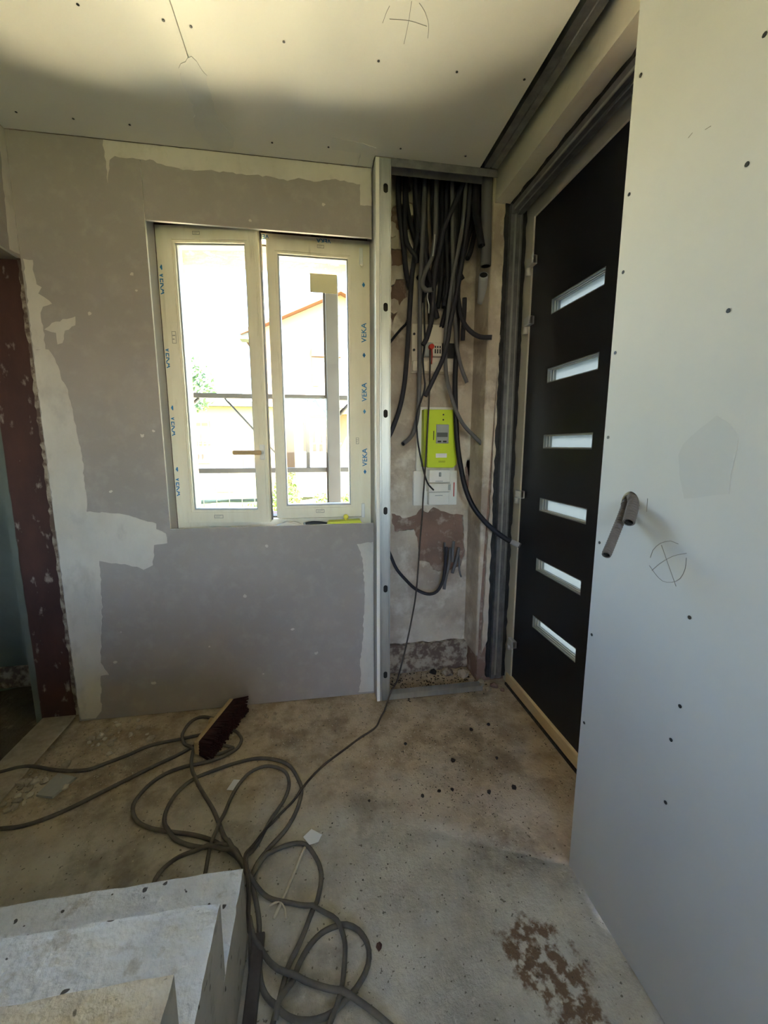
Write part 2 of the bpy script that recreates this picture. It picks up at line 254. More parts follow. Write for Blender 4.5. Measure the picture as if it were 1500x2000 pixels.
# ---------------------------------------------------------------- materials
def new_mat(name):
    m = bpy.data.materials.new(name); m.use_nodes = True; nt = m.node_tree; b = nt.nodes['Principled BSDF']; return m, nt, b
def rgb(c): return (c[0], c[1], c[2], 1)
def M(name, c, rough=0.8, c2=None, scale=6.0, lo=0.35, hi=0.65, metal=0.0, bump=0.0, bscale=60.0, c3=None, scale3=40.0, lo3=0.6, hi3=0.72, detail=6.0, spec=0.3, stretch=None, pits=None):
    m, nt, b = new_mat(name); N, L = nt.nodes, nt.links
    b.inputs['Roughness'].default_value = rough; b.inputs['Metallic'].default_value = metal; b.inputs['Specular IOR Level'].default_value = spec
    b.inputs['Base Color'].default_value = rgb(c)
    geo = N.new('ShaderNodeNewGeometry'); src = geo.outputs['Position']
    if stretch:
        mp = N.new('ShaderNodeMapping'); mp.inputs['Scale'].default_value = stretch; L.new(src, mp.inputs[0]); src = mp.outputs[0]
    def noise_mask(s, a, z, det=detail):
        t = N.new('ShaderNodeTexNoise'); t.inputs['Scale'].default_value = s; t.inputs['Detail'].default_value = det; t.inputs['Roughness'].default_value = 0.6; L.new(src, t.inputs['Vector'])
        r = N.new('ShaderNodeMapRange'); r.inputs['From Min'].default_value = a; r.inputs['From Max'].default_value = z; L.new(t.outputs['Fac'], r.inputs['Value']); return r.outputs[0]
    col = None
    if c2 is not None:
        mx = N.new('ShaderNodeMix'); mx.data_type = 'RGBA'; L.new(noise_mask(scale, lo, hi), mx.inputs['Factor']); mx.inputs[6].default_value = rgb(c); mx.inputs[7].default_value = rgb(c2); col = mx.outputs[2]
    if c3 is not None:
        mx = N.new('ShaderNodeMix'); mx.data_type = 'RGBA'; L.new(noise_mask(scale3, lo3, hi3), mx.inputs['Factor'])
        if col: L.new(col, mx.inputs[6])
        else: mx.inputs[6].default_value = rgb(c)
        mx.inputs[7].default_value = rgb(c3); col = mx.outputs[2]
    if pits:
        mx = N.new('ShaderNodeMix'); mx.data_type = 'RGBA'; L.new(noise_mask(pits[0], pits[1], pits[1] + .02, 1.0), mx.inputs['Factor'])
        L.new(col, mx.inputs[6]); mx.inputs[7].default_value = rgb(pits[2]); col = mx.outputs[2]
    if col: L.new(col, b.inputs['Base Color'])
    if bump:
        t = N.new('ShaderNodeTexNoise'); t.inputs['Scale'].default_value = bscale; t.inputs['Detail'].default_value = 5; L.new(src, t.inputs['Vector'])
        bp = N.new('ShaderNodeBump'); bp.inputs['Strength'].default_value = bump; bp.inputs['Distance'].default_value = 0.01; L.new(t.outputs['Fac'], bp.inputs['Height']); L.new(bp.outputs[0], b.inputs['Normal'])
    return m
MT = {}
MT['board'] = M('plasterboard paper', (.40, .352, .318), .85, (.345, .305, .28), 2.2, lo=.3, hi=.7, bump=.05, bscale=120, c3=(.43, .385, .35), scale3=16, lo3=.5, hi3=.8)
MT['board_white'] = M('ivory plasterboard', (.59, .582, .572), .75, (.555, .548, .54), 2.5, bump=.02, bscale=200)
MT['ceiling_board_lit'] = M('lit ceiling plasterboard', (.80, .775, .72), .8, (.76, .735, .68), 2.0, bump=.02, bscale=200)  # same board as the lining, lightened to stand in for light on the ceiling
MT['gypsum'] = M('gypsum core', (.86, .83, .76), .9)
MT['compound'] = M('joint compound', (.68, .625, .555), .8, (.58, .53, .47), 6, bump=.1, bscale=40, c3=(.50, .45, .40), scale3=11, lo3=.54, hi3=.74, stretch=(1, 1, .6))
MT['compound_ceiling'] = M('thin white compound', (.76, .745, .71), .8, (.70, .685, .65), 7, bump=.05, bscale=45)
MT['damp'] = M('damp paper', (.55, .545, .54), .75, (.53, .525, .52), 3)
MT['plaster_old'] = M('old plaster', (.60, .52, .42), .95, (.40, .32, .255), 4, lo=.4, hi=.62, bump=.6, bscale=30, c3=(.70, .63, .54), scale3=9, lo3=.52, hi3=.68)
MT['render'] = M('beige render', (.82, .75, .61), .95, (.76, .69, .55), 6, bump=.2, bscale=50)
MT['brick'] = M('bare masonry', (.27, .165, .125), .95, (.20, .13, .10), 9, bump=.9, bscale=25, c3=(.42, .33, .27), scale3=18, lo3=.54, hi3=.68)
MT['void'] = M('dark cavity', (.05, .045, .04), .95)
MT['galv'] = M('galvanised steel', (.62, .625, .60), .4, (.50, .51, .50), 30, metal=.9, stretch=(1, 1, .15))
MT['galv_dark'] = M('dark galvanised rail', (.34, .34, .345), .35, (.22, .22, .23), 18, metal=.75, bump=.05, bscale=40)
MT['seal'] = M('black sealing strip', (.018, .018, .02), .6, (.035, .033, .032), 30, bump=.4, bscale=60)
MT['pvc'] = M('filmed pvc profile', (.86, .80, .64), .45, (.81, .74, .58), 8, c3=(.60, .53, .40), scale3=14, lo3=.62, hi3=.8, stretch=(3, 1, .4))
MT['pvc_white'] = M('white pvc', (.80, .79, .76), .35)
MT['bead'] = M('grey glazing spacer', (.42, .43, .45), .35)
MT['gasket'] = M('dark gasket', (.03, .028, .03), .6)
MT['ink'] = M('blue print', (.03, .20, .46), .6)
MT['ink_grey'] = M('grey print', (.33, .30, .24), .7)
MT['steel'] = M('brushed nickel', (.66, .64, .60), .35, metal=.4)
MT['handle'] = M('bronze film on handle', (.50, .34, .17), .4)
MT['door_dark'] = M('anthracite door skin', (.010, .010, .014), .38, (.012, .012, .016), 30, bump=.02, bscale=300, spec=.4)
MT['door_frame'] = M('cream door frame', (.70, .65, .54), .55, (.65, .60, .49), 6)
MT['wood_sill'] = M('pale timber threshold', (.82, .64, .38), .7, (.74, .57, .33), 10, stretch=(10, 1, 10))
MT['wood'] = M('broom wood', (.52, .38, .21), .6, (.42, .29, .15), 14, stretch=(8, 1, 8))
MT['bristle'] = M('dark red bristle', (.060, .018, .016), .8, (.035, .012, .011), 30)
MT['brown_paint'] = M('brown painted jamb', (.10, .045, .036), .75, (.06, .03, .026), 5, c3=(.40, .33, .28), scale3=20, lo3=.60, hi3=.72, bump=.25, bscale=30, stretch=(1, 1, .5))
MT['chipped'] = M('chipped plaster edge', (.42, .35, .27), .95, (.16, .11, .085), 22, lo=.42, hi=.56, bump=.7, bscale=30)
MT['green_wall'] = M('old green wall', (.17, .185, .155), .9, (.13, .14, .115), 4, bump=.1)
MT['dirt'] = M('earth floor', (.16, .125, .085), 1.0, (.10, .08, .058), 6, bump=1.0, bscale=30, c3=(.27, .22, .16), scale3=18)
MT['step_top'] = M('sky-lit raw concrete step', (.74, .735, .73), .95, (.64, .635, .63), 9, lo=.4, hi=.6, bump=.8, bscale=45, c3=(.50, .475, .43), scale3=24, lo3=.58, hi3=.70, pits=(42, .715, (.10, .09, .08)))  # same concrete as the sides; sky light on the treads is in the colour
MT['step_side'] = M('shaded shuttered concrete', (.48, .44, .37), .95, (.40, .365, .30), 7, bump=.3, bscale=35, c3=(.30, .27, .22), scale3=20, lo3=.58, hi3=.7, pits=(38, .72, (.10, .085, .07)))  # shade on the upright faces put into this darker grey-brown
MT['step_near'] = M('dusty concrete step', (.66, .59, .48), .95, (.50, .43, .33), 14, lo=.42, hi=.6, bump=.9, bscale=60, pits=(40, .72, (.2, .17, .13)))
MT['hose'] = M('dark grey conduit', (.034, .032, .041), .55, bump=.25, bscale=150)
MT['hose_black'] = M('black conduit', (.016, .015, .020), .5)
MT['hose_grey'] = M('grey conduit', (.125, .12, .125), .55)
MT['hose_pale'] = M('pale grey conduit', (.42, .42, .44), .5)
MT['hose_brown'] = M('grey brown corrugated conduit', (.13, .105, .098), .5)
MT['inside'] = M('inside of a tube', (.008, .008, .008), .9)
MT['cable'] = M('dusty rubber cable', (.105, .09, .075), .8, (.16, .14, .115), 20)
MT['cable_thin'] = M('brown black cable', (.055, .040, .034), .7, (.10, .085, .07), 12)
MT['white_plastic'] = M('white plastic', (.80, .78, .73), .4)
MT['cream_plastic'] = M('aged white plastic', (.78, .70, .58), .45)
MT['black_plastic'] = M('black plastic', (.02, .02, .022), .4)
MT['red_plastic'] = M('red plastic', (.55, .035, .02), .4)
MT['green_plastic'] = M('lime plastic', (.60, .74, .035), .4)
MT['green_side'] = M('lime plastic side', (.42, .52, .025), .45)
MT['lcd'] = M('grey display', (.10, .115, .11), .2)
MT['grey_plastic'] = M('grey plastic', (.36, .38, .38), .4)
MT['lime'] = M('yellow green plastic', (.66, .70, .06), .4)
MT['yellow'] = M('yellow plastic', (.85, .72, .10), .4)
MT['paper'] = M('white paper', (.78, .78, .80), .8)
MT['paper_warm'] = M('yellowed paper label', (.72, .66, .42), .8)
MT['board_scrap'] = M('plasterboard scrap', (.46, .44, .40), .9, (.40, .38, .34), 12)
MT['rubble'] = M('plaster rubble', (.50, .425, .33), 1.0, (.38, .315, .235), 25, bump=.5, bscale=90)
MT['crumb'] = M('black crumb', (.028, .023, .02), .9)
MT['pencil'] = M('pencil line', (.24, .22, .20), .7)
MT['screw'] = M('black phosphate screw', (.03, .028, .026), .5)
MT['cob'] = M('pale chip', (.62, .56, .45), .95)
def glass_mat(name, tint, refl=0.08):
    m = bpy.data.materials.new(name); m.use_nodes = True; nt = m.node_tree; N, L = nt.nodes, nt.links; N.clear()
    t = N.new('ShaderNodeBsdfTransparent'); t.inputs[0].default_value = rgb(tint); g = N.new('ShaderNodeBsdfGlossy'); g.inputs['Roughness'].default_value = 0.02
    fr = N.new('ShaderNodeFresnel'); fr.inputs[0].default_value = 1.3
    mx = N.new('ShaderNodeMixShader'); L.new(fr.outputs[0], mx.inputs[0]); L.new(t.outputs[0], mx.inputs[1]); L.new(g.outputs[0], mx.inputs[2])
    o = N.new('ShaderNodeOutputMaterial'); L.new(mx.outputs[0], o.inputs[0]); return m
MT['glass'] = glass_mat('window glass', (.96, .98, .97))
def frosted_mat():
    m = bpy.data.materials.new('frosted glass'); m.use_nodes = True; nt = m.node_tree; N, L = nt.nodes, nt.links; N.clear()
    t = N.new('ShaderNodeBsdfTranslucent'); t.inputs[0].default_value = (.125, .14, .15, 1); g = N.new('ShaderNodeBsdfDiffuse'); g.inputs[0].default_value = (.25, .28, .29, 1)
    mx = N.new('ShaderNodeMixShader'); mx.inputs[0].default_value = .25; L.new(t.outputs[0], mx.inputs[1]); L.new(g.outputs[0], mx.inputs[2])
    o = N.new('ShaderNodeOutputMaterial'); L.new(mx.outputs[0], o.inputs[0]); return m
MT['frosted'] = frosted_mat()
def leaf_mat(name, c, c2):
    m = M(name, c, .6, c2, 3.0); nt = m.node_tree; N, L = nt.nodes, nt.links; b = N['Principled BSDF']
    t = N.new('ShaderNodeBsdfTranslucent'); t.inputs[0].default_value = rgb(c2); mx = N.new('ShaderNodeMixShader'); mx.inputs[0].default_value = .35
    o = N['Material Output']; L.new(b.outputs[0], mx.inputs[1]); L.new(t.outputs[0], mx.inputs[2]); L.new(mx.outputs[0], o.inputs[0]); return m
MT['leaf'] = leaf_mat('bright leaves', (.035, .062, .008), (.065, .10, .015))
MT['leaf_dark'] = leaf_mat('dark leaves', (.025, .05, .018), (.04, .07, .028))
MT['bark'] = M('bark', (.15, .11, .08), .9)
MT['soffit'] = M('porch boards', (.032, .030, .020), .8, (.027, .025, .017), 5)
MT['porch_post'] = M('grey porch timber', (.05, .05, .05), .7, (.04, .04, .04), 6)
MT['house_peach'] = M('peach render', (.16, .10, .062), .9)
MT['house_cream'] = M('cream render', (.16, .125, .07), .9)
MT['house_white'] = M('white render', (.24, .225, .20), .9)
MT['roof_tile'] = M('terracotta roof', (.10, .038, .02), .9)
MT['shutter'] = M('red brown shutter', (.07, .035, .025), .8)
MT['door_wood'] = M('varnished wood', (.09, .05, .022), .6)
MT['gutter'] = M('grey gutter', (.06, .056, .055), .7)
MT['house_glass'] = M('blue house window', (.05, .075, .13), .2)
MT['ground'] = M('dry garden grass', (.22, .22, .085), 1.0, (.17, .20, .07), .6, c3=(.28, .26, .12), scale3=2.0)
MT['bounce_slab'] = M('pale yellow gravel terrace', (.84, .72, .46), 1.0, (.76, .65, .41), 2.0)  # pale so that it throws sunlight up to the ceiling
# floor: grey screed, browner and dustier towards the walls, brown crust by the lining board
def floor_mat():
    m, nt, b = new_mat('cement screed floor'); N, L = nt.nodes, nt.links
    b.inputs['Roughness'].default_value = .9; b.inputs['Specular IOR Level'].default_value = .2
    geo = N.new('ShaderNodeNewGeometry'); P = geo.outputs['Position']
    sep = N.new('ShaderNodeSeparateXYZ'); L.new(P, sep.inputs[0])
    def nz(s, d=6, r=.6):
        t = N.new('ShaderNodeTexNoise'); t.inputs['Scale'].default_value = s; t.inputs['Detail'].default_value = d; t.inputs['Roughness'].default_value = r; L.new(P, t.inputs['Vector']); return t.outputs['Fac']
    def mr(v, a, z, o0=0, o1=1):
        r = N.new('ShaderNodeMapRange'); r.inputs['From Min'].default_value = a; r.inputs['From Max'].default_value = z; r.inputs['To Min'].default_value = o0; r.inputs['To Max'].default_value = o1; L.new(v, r.inputs['Value']); return r.outputs[0]
    def mth(op, a, c):
        q = N.new('ShaderNodeMath'); q.operation = op
        for k, s in enumerate((a, c)):
            if isinstance(s, (int, float)): q.inputs[k].default_value = s
            else: L.new(s, q.inputs[k])
        return q.outputs[0]
    def mix(f, a, c):
        q = N.new('ShaderNodeMix'); q.data_type = 'RGBA'; L.new(f, q.inputs['Factor'])
        for k, s in ((6, a), (7, c)):
            if isinstance(s, tuple): q.inputs[k].default_value = rgb(s)
            else: L.new(s, q.inputs[k])
        return q.outputs[2]
    grey = mix(mr(nz(4.5, 8, .7), .40, .62), (.60, .56, .50), (.40, .37, .325))
    grey = mix(mr(nz(45, 4), .60, .72), grey, (.60, .565, .505))
    dust = mix(mr(nz(8, 8, .7), .42, .60), (.56, .46, .33), (.36, .28, .19))
    far = mth('ADD', mr(sep.outputs['Y'], .95, 1.6), mth('MULTIPLY', mth('SUBTRACT', nz(3.5), .5), 1.6))
    base = mix(mr(far, .25, .85), grey, dust)
    # brown crust: around (0.60, 0.70)
    dv = N.new('ShaderNodeVectorMath'); dv.operation = 'SUBTRACT'; L.new(P, dv.inputs[0]); dv.inputs[1].default_value = (.535, .72, 0)
    rt = N.new('ShaderNodeVectorRotate'); rt.rotation_type = 'Z_AXIS'; L.new(dv.outputs[0], rt.inputs['Vector']); rt.inputs['Angle'].default_value = -.25
    sc_ = N.new('ShaderNodeVectorMath'); sc_.operation = 'MULTIPLY'; L.new(rt.outputs[0], sc_.inputs[0]); sc_.inputs[1].default_value = (9, 4.2, 0)
    ln = N.new('ShaderNodeVectorMath'); ln.operation = 'LENGTH'; L.new(sc_.outputs[0], ln.inputs[0])
    crust = mth('ADD', ln.outputs['Value'], mth('MULTIPLY', mth('SUBTRACT', nz(14), .5), 2.6))
    base = mix(mth('MULTIPLY', mr(crust, .55, .80, 1, 0), mr(nz(38, 5), .40, .52)), base, (.20, .13, .085))
    # oily dark patches seen in front of the door
    blot = mth('ADD', nz(2.2, 3), mth('MULTIPLY', nz(30, 3), .25))
    base = mix(mth('MULTIPLY', mr(blot, .66, .80), .6), base, (.15, .125, .095))
    base = mix(mth('MULTIPLY', mr(nz(75, 2), .66, .70), .75), base, (.10, .085, .065))
    L.new(base, b.inputs['Base Color'])
    bp = N.new('ShaderNodeBump'); bp.inputs['Strength'].default_value = .8; bp.inputs['Distance'].default_value = .01
    L.new(mth('ADD', nz(22, 8, .7), mth('MULTIPLY', nz(120, 3), .35)), bp.inputs['Height']); L.new(bp.outputs[0], b.inputs['Normal'])
    return m
MT['floor'] = floor_mat()
# ================================================================ THE SETTING
def structure(o, label=None): return tag(o, label, None, None, 'structure')
def screw_mesh(axis):
    bm = bmesh.new(); bmesh.ops.create_cone(bm, cap_ends=True, segments=8, radius1=.0042, radius2=.0036, depth=.0016)
    me = bpy.data.meshes.new('screw'); bmesh.ops.rotate(bm, verts=bm.verts, cent=(0, 0, 0), matrix=Matrix.Rotation(math.pi / 2, 3, {'x': 'Y', 'y': 'X', 'z': 'Z'}[axis]) if axis != 'z' else Matrix.Identity(3))
    bm.to_mesh(me); bm.free(); me.materials.append(MT['screw']); return me
SCREW = {a: screw_mesh(a) for a in 'xyz'}
def screw(parent, axis, p):
    o = bpy.data.objects.new('screw', SCREW[axis]); COL.objects.link(o); place(o, p, parent)
# floor of the room: a gently uneven screed slab
def slab_floor(name, x0, x1, y0, y1, step, amp, mat, ztop=0.0, thick=.12, fade=True):
    nx, ny = int((x1 - x0) / step), int((y1 - y0) / step); V = []; F = []
    for j in range(ny + 1):
        for i in range(nx + 1):
            x = x0 + (x1 - x0) * i / nx; y = y0 + (y1 - y0) * j / ny
            V.append((x, y, ztop + amp * (noise.noise(Vector((x * 5, y * 5, 1))) - .6)))
    for j in range(ny):
        for i in range(nx):
            a = j * (nx + 1) + i; F.append((a, a + 1, a + nx + 2, a + nx + 1))
    b = len(V); V += [(x0, y0, ztop - thick), (x1, y0, ztop - thick), (x1, y1, ztop - thick), (x0, y1, ztop - thick)]
    rows = [[i for i in range(nx + 1)], [j * (nx + 1) + nx for j in range(ny + 1)], [ny * (nx + 1) + i for i in range(nx, -1, -1)], [j * (nx + 1) for j in range(ny, -1, -1)]]
    for k, r in enumerate(rows): F.append(tuple([b + k] + [b + (k + 1) % 4] + r[::-1]))
    F.append((b + 3, b + 2, b + 1, b))
    return mesh(name, V, F, mat, None, True)
floor = structure(slab_floor('floor', -1.14, 1.10, -2.3, 2.16, .035, .0025, MT['floor']))
floor_side = structure(slab_floor('floor_side_room', -2.98, -1.285, -.7, 2.45, .05, .03, MT['dirt'], ztop=-.015))
sill_strip = structure(box('trim_1', -1.285, -1.14, -2.3, 2.01, -.12, .004, MT['rubble'], bevel=.006))
# window wall lining
wall_back = structure(empty('wall_back', (-.4, 1.955, 0)))
T = .013
Y0 = 1.948
left_panel = prism('plasterboard_panel', [[(-1.1, .003), (.272, .003), (.272, .890), (-.642, .890), (-.642, 2.413), (-1.1, 2.413)]], 'y', Y0, Y0 + T, MT['board'], wall_back, MT['gypsum'])
top_panel = prism('plasterboard_panel', [[(-.6395, 2.144), (.268, 2.144), (.268, 2.413), (-.6395, 2.413)]], 'y', Y0, Y0 + T, MT['board'], wall_back, MT['gypsum'])
for k, (nm, pts) in enumerate((('a', COMPOUND_HEAD), ('b', COMPOUND_EDGE), ('c', COMPOUND_TEE), ('d', COMPOUND_SMEAR), ('e', COMPOUND_CORNER))):
    th = (.0012, .0014, .0022, .0009, .0012)[k]
    pts = [(min(max(u, -1.098), .268), min(max(v, .004), 2.412)) for u, v in ragged(pts, .0035, .015, k)]
    prism('joint_compound_patch', [pts], 'y', Y0 - th, Y0 + .0002, MT['compound'], wall_back)
rnd = random.Random(3)
for i in range(26):
    x, z = rnd.uniform(-.95, .2), rnd.uniform(.15, 2.3)
    if -.66 < x < .28 and .86 < z < 2.17: continue
    r = rnd.uniform(.004, .012)
    prism('compound_fleck', [[(x + r * rnd.uniform(.5, 1.2) * math.cos(a), z + r * rnd.uniform(.4, 1.1) * math.sin(a)) for a in [k * math.pi / 4 for k in range(8)]]], 'y', Y0 - .0008, Y0 + .0002, MT['compound'], wall_back)
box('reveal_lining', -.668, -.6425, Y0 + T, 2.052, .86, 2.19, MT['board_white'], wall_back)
box('sill_lining', -.655, .268, Y0 + T, 2.052, .845, .868, MT['chipped'], wall_back)
# old masonry of the window wall, open at the window
mas = structure(prism('wall_back_masonry', [rect(-1.283, 1.10, -.3, 2.75), rect(-.622, .242, .892, 2.152)], 'y', 2.152, 2.40, MT['brick']))
# narrow wall between window and meter niche
wp = structure(empty('wall_partition', (.29, 1.95, 0)))
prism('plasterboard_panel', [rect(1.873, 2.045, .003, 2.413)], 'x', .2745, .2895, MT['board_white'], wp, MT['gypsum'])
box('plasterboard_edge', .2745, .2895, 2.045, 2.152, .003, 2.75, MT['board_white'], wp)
# ceiling boards
ceiling = structure(empty('ceiling', (-.2, .5, 2.415)))
prism('plasterboard_panel', [rect(-1.1, -.3465, -2.2, 1.9475)], 'z', 2.415, 2.428, MT['ceiling_board_lit'], ceiling, MT['gypsum'])
prism('plasterboard_panel', [[(-.3435, -2.2), (.72, -2.2), (.72, 1.872), (.27, 1.872), (.27, 1.9475), (-.3435, 1.9475)]], 'z', 2.415, 2.428, MT['ceiling_board_lit'], ceiling, MT['gypsum'])
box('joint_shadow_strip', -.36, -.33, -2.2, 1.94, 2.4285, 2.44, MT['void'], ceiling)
prism('joint_compound_patch', [ragged(COMPOUND_CEILING, .004, .015, 11)], 'z', 2.4135, 2.4152, MT['compound_ceiling'], ceiling)
prism('joint_compound_patch', [[(u, min(v, 1.946)) for u, v in ragged(COMPOUND_CEILING_CORNER, .003, .015, 12)]], 'z', 2.4138, 2.4152, MT['compound_ceiling'], ceiling)
for x, y in CEILING_SCREWS: screw(ceiling, 'z', (x, y, 2.4146))
for x in (-1.0, -.8, -.59, -.38, -.31, -.057, .223, .471, .693):
    for y in (1.02, .6): screw(ceiling, 'z', (x, y, 2.4146))
def pencil(parent, pts3, w=.0016):
    tube('pencil_mark', pts3, w / 2, MT['pencil'], parent, step=.01, sides=4)
for pl in (CEIL_CIRCLE, CEIL_CIRCLE2, CEIL_CROSS1, CEIL_CROSS2): pencil(ceiling, [(x, y, 2.4148) for x, y in pl], .0014)
# void above the ceiling and over the niche
upper = structure(empty('roof', (0, 0, 2.75)))
box('slab', -3.0, 1.15, -2.4, 2.40, 2.75, 2.95, MT['void'], upper)
# door wall: old masonry with reveal and lintel
wall_right = structure(empty('wall_right', (.95, 1.0, 0)))
box('lintel', .83, 1.09, .80, 2.152, 2.335, 2.75, MT['render'], wall_right)
box('masonry_pier', .832, 1.09, 1.972, 2.152, -.05, 2.335, MT['brick'], wall_right)
box('masonry_near', .83, 1.09, -2.3, .80, -.02, 2.75, MT['brick'], wall_right)
prism('plaster_strip', [[(.822, .17)] + [(x, z) for x, z in reversed(ragged(list(JAMB_EDGE), .003, .03, 5)[:-12])] + [(.905, 2.334), (.822, 2.334)]], 'y', 1.958, 1.973, MT['plaster_old'], wall_right)
box('plaster_return', .818, .8335, 1.96, 2.15, .15, 2.7, MT['plaster_old'], wall_right, bevel=.006)
# niche back wall: bare masonry behind a broken plaster coat
wall_niche = structure(empty('wall_niche', (.58, 2.15, 0)))
holes = [ragged(p, .005, .015, 20 + i) for i, p in enumerate((BARE_LOW, BARE_A, BARE_B, BARE_C, BARE_D, BARE_E))]
prism('plaster_coat', [rect(.291, .83, .13, 2.7)] + holes, 'y', 2.138, 2.152, MT['plaster_old'], wall_niche)
prism('plaster_ledge', [ragged(rect(.29, .83, .0, .165), .006, .03, 31)], 'y', 2.115, 2.152, MT['chipped'], wall_niche)
for k, (x, z, w, h) in enumerate(((.39, 2.27, .05, .07), (.385, 2.05, .05, .06), (.40, 1.93, .06, .07), (.47, 2.36, .05, .06), (.38, 1.78, .05, .09))):
    prism('mortar_lump', [ragged([(x + w * math.cos(a) * .5, z + h * math.sin(a) * .5) for a in [j * math.pi / 4 for j in range(8)]], .004, .012, 40 + k)], 'y', 2.126, 2.141, MT['plaster_old'], wall_niche)
# side walls and rear wall of the room, side room
wall_left = structure(empty('wall_left', (-1.2, 0, 0)))
prism('plasterboard_panel', [rect(.2, Y0, 1.972, 2.413)], 'x', -1.113, -1.1, MT['board'], wall_left, MT['gypsum'])
prism('joint_compound_patch', [ragged([(1.89, 1.98), (1.946, 1.985), (1.946, 2.41), (1.915, 2.41), (1.905, 2.25)], .003, .02, 50)], 'x', -1.1015, -1.0995, MT['compound'], wall_left)
box('lintel', -1.285, -1.114, .2, 2.0, 1.985, 2.75, MT['plaster_old'], wall_left)
prism('door_jamb', [ragged(rect(-1.285, -1.125, .0, 1.985), .002, .05, 51)], 'y', 2.0, 2.151, MT['brown_paint'], wall_left)
prism('plaster_arris', [ragged(rect(-1.135, -1.098, .012, 1.985), .0045, .02, 52)], 'y', 1.985, 2.10, MT['chipped'], wall_left)
box('masonry_near', -1.285, -1.1, -2.3, .2, -.02, 2.75, MT['board'], wall_left)
side_room = structure(empty('wall_side_room', (-2.1, 2.3, 0)))
box('old_plaster', -3.0, -1.24, 2.36, 2.46, -.3, 2.75, MT['green_wall'], side_room)
prism('outer_end', [rect(-.75, 2.41, -.3, 2.75)], 'x', -3.0, -2.9, MT['green_wall'], side_room)
box('old_plaster_return', -1.31, -1.2835, 2.0, 2.36, -.02, 2.75, MT['green_wall'], side_room)
box('near_end', -3.0, -1.285, -.80, -.60, -.3, 2.75, MT['green_wall'], side_room)
box('plinth', -2.9, -1.285, 2.335, 2.36, -.02, .10, MT['chipped'], side_room, bevel=.01)
wall_rear = structure(prism('wall_rear', [rect(-1.3, 1.1, -.05, 2.75), rect(-.6, .2, 1.15, 1.95)], 'y', -2.4, -2.25, MT['board_white']))  # unseen opening added behind the camera to brighten the walls facing it
box('rear_sun_shield', -3.0, 1.15, -4.4, -2.4, 2.75, 2.95, MT['soffit'], upper)  # unseen slab added to keep direct sun out of the rear opening
# big lining board on the door side
lining = structure(empty('wall_right_lining', (.735, .3, 0)))
hole_c = (.861, 1.124)
hole = [(hole_c[0] + .0285 * math.cos(2 * math.pi * k / 20), hole_c[1] + .029 * math.sin(2 * math.pi * k / 20)) for k in range(20)]
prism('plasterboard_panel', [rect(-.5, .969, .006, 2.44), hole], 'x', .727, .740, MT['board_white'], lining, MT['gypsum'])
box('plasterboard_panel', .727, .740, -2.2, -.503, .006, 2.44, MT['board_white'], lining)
prism('damp_mark', [ragged(DAMP_MARK, .0015, .02, 60)], 'x', .7264, .7271, MT['damp'], lining)
for y, z in PANEL_SCREWS: screw(lining, 'x', (.7266, y, z))
for pl in (PANEL_CIRCLE, PANEL_CIRCLE2, PANEL_CROSS1, PANEL_CROSS2, PANEL_TICK, PANEL_DASH1, PANEL_DASH2): pencil(lining, [(.7269, y, z) for y, z in pl], .0012)
for k, y in enumerate((.955, .672, .06)):
    bm = bmesh.new(); bm_box(bm, .741, .789, y - .016, y - .0145, .01, 2.43); bm_box(bm, .741, .7425, y - .016, y + .018, .01, 2.43); bm_box(bm, .7875, .789, y - .016, y + .018, .01, 2.43)
    if k: from_bm('metal_stud', bm, MT['galv'], lining)
    else: bm.free()
# ---------------------------------------------------------------- metal framing
def rail(name, sec, axis, a, b, mat, parent=None):
    """open profile (list of 2D points) swept along an axis and given sheet thickness"""
    t = .0012; n = len(sec); P = [Vector(p) for p in sec]; off = []
    for i in range(n):
        d = (P[min(i + 1, n - 1)] - P[max(i - 1, 0)]).normalized(); off.append(P[i] + Vector((-d.y, d.x)) * t)
    ring = P + off[::-1]; V = []; F = []
    for h in (a, b):
        for u, v in ring: V.append({'x': (h, u, v), 'y': (u, h, v), 'z': (u, v, h)}[axis])
    m = len(ring)
    for i in range(m): F.append((i, (i + 1) % m, m + (i + 1) % m, m + i))
    for i in range(n - 1):
        F.append((i, m - 1 - i, m - 2 - i, i + 1)); F.append((m + i, m + i + 1, 2 * m - 2 - i, 2 * m - 1 - i))
    bm = bmesh.new(); bv = [bm.verts.new(v) for v in V]
    for f in F: bm.faces.new([bv[i] for i in f])
    return from_bm(name, bm, mat, parent)
stud = empty('metal_stud', (.314, 1.89, 0)); tag(stud, 'upright galvanised steel stud with oval holes between window wall and meter niche', 'metal stud')
zs = [2.302, 1.843, 1.398, .96, .584, .141]
X0s, X1s = .2905, .339
prism('web', [rect(X0s, X1s, .004, 2.412)] + [obround(.3165, z, .019, .036) for z in zs], 'y', 1.873, 1.8745, MT['galv'], stud)
box('flange', X1s - .0014, X1s, 1.8746, 1.915, .004, 2.412, MT['galv'], stud); box('flange', X0s, X0s + .0014, 1.8746, 1.915, .004, 2.412, MT['galv'], stud)
for x in (.2985, .3345):
    zz = [.006] + sorted(zs) + [2.41]
    box('rib', x - .0022, x + .0022, 1.8705, 1.8731, .006, 2.41, MT['galv'], stud, bevel=.001)
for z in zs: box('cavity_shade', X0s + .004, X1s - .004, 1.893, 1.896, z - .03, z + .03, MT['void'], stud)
ft = tag(rail('floor_track', [(1.873, .032), (1.873, .004), (1.917, .004), (1.917, .032)], 'x', .340, .826, MT['galv']), 'galvanised floor track across the foot of the meter niche', 'metal track')
ht = tag(rail('ceiling_track', [(1.873, 2.384), (1.873, 2.4135), (1.925, 2.4135), (1.925, 2.384)], 'x', .340, .80, MT['galv_dark']), 'dark galvanised track across the top of the meter niche', 'metal track')
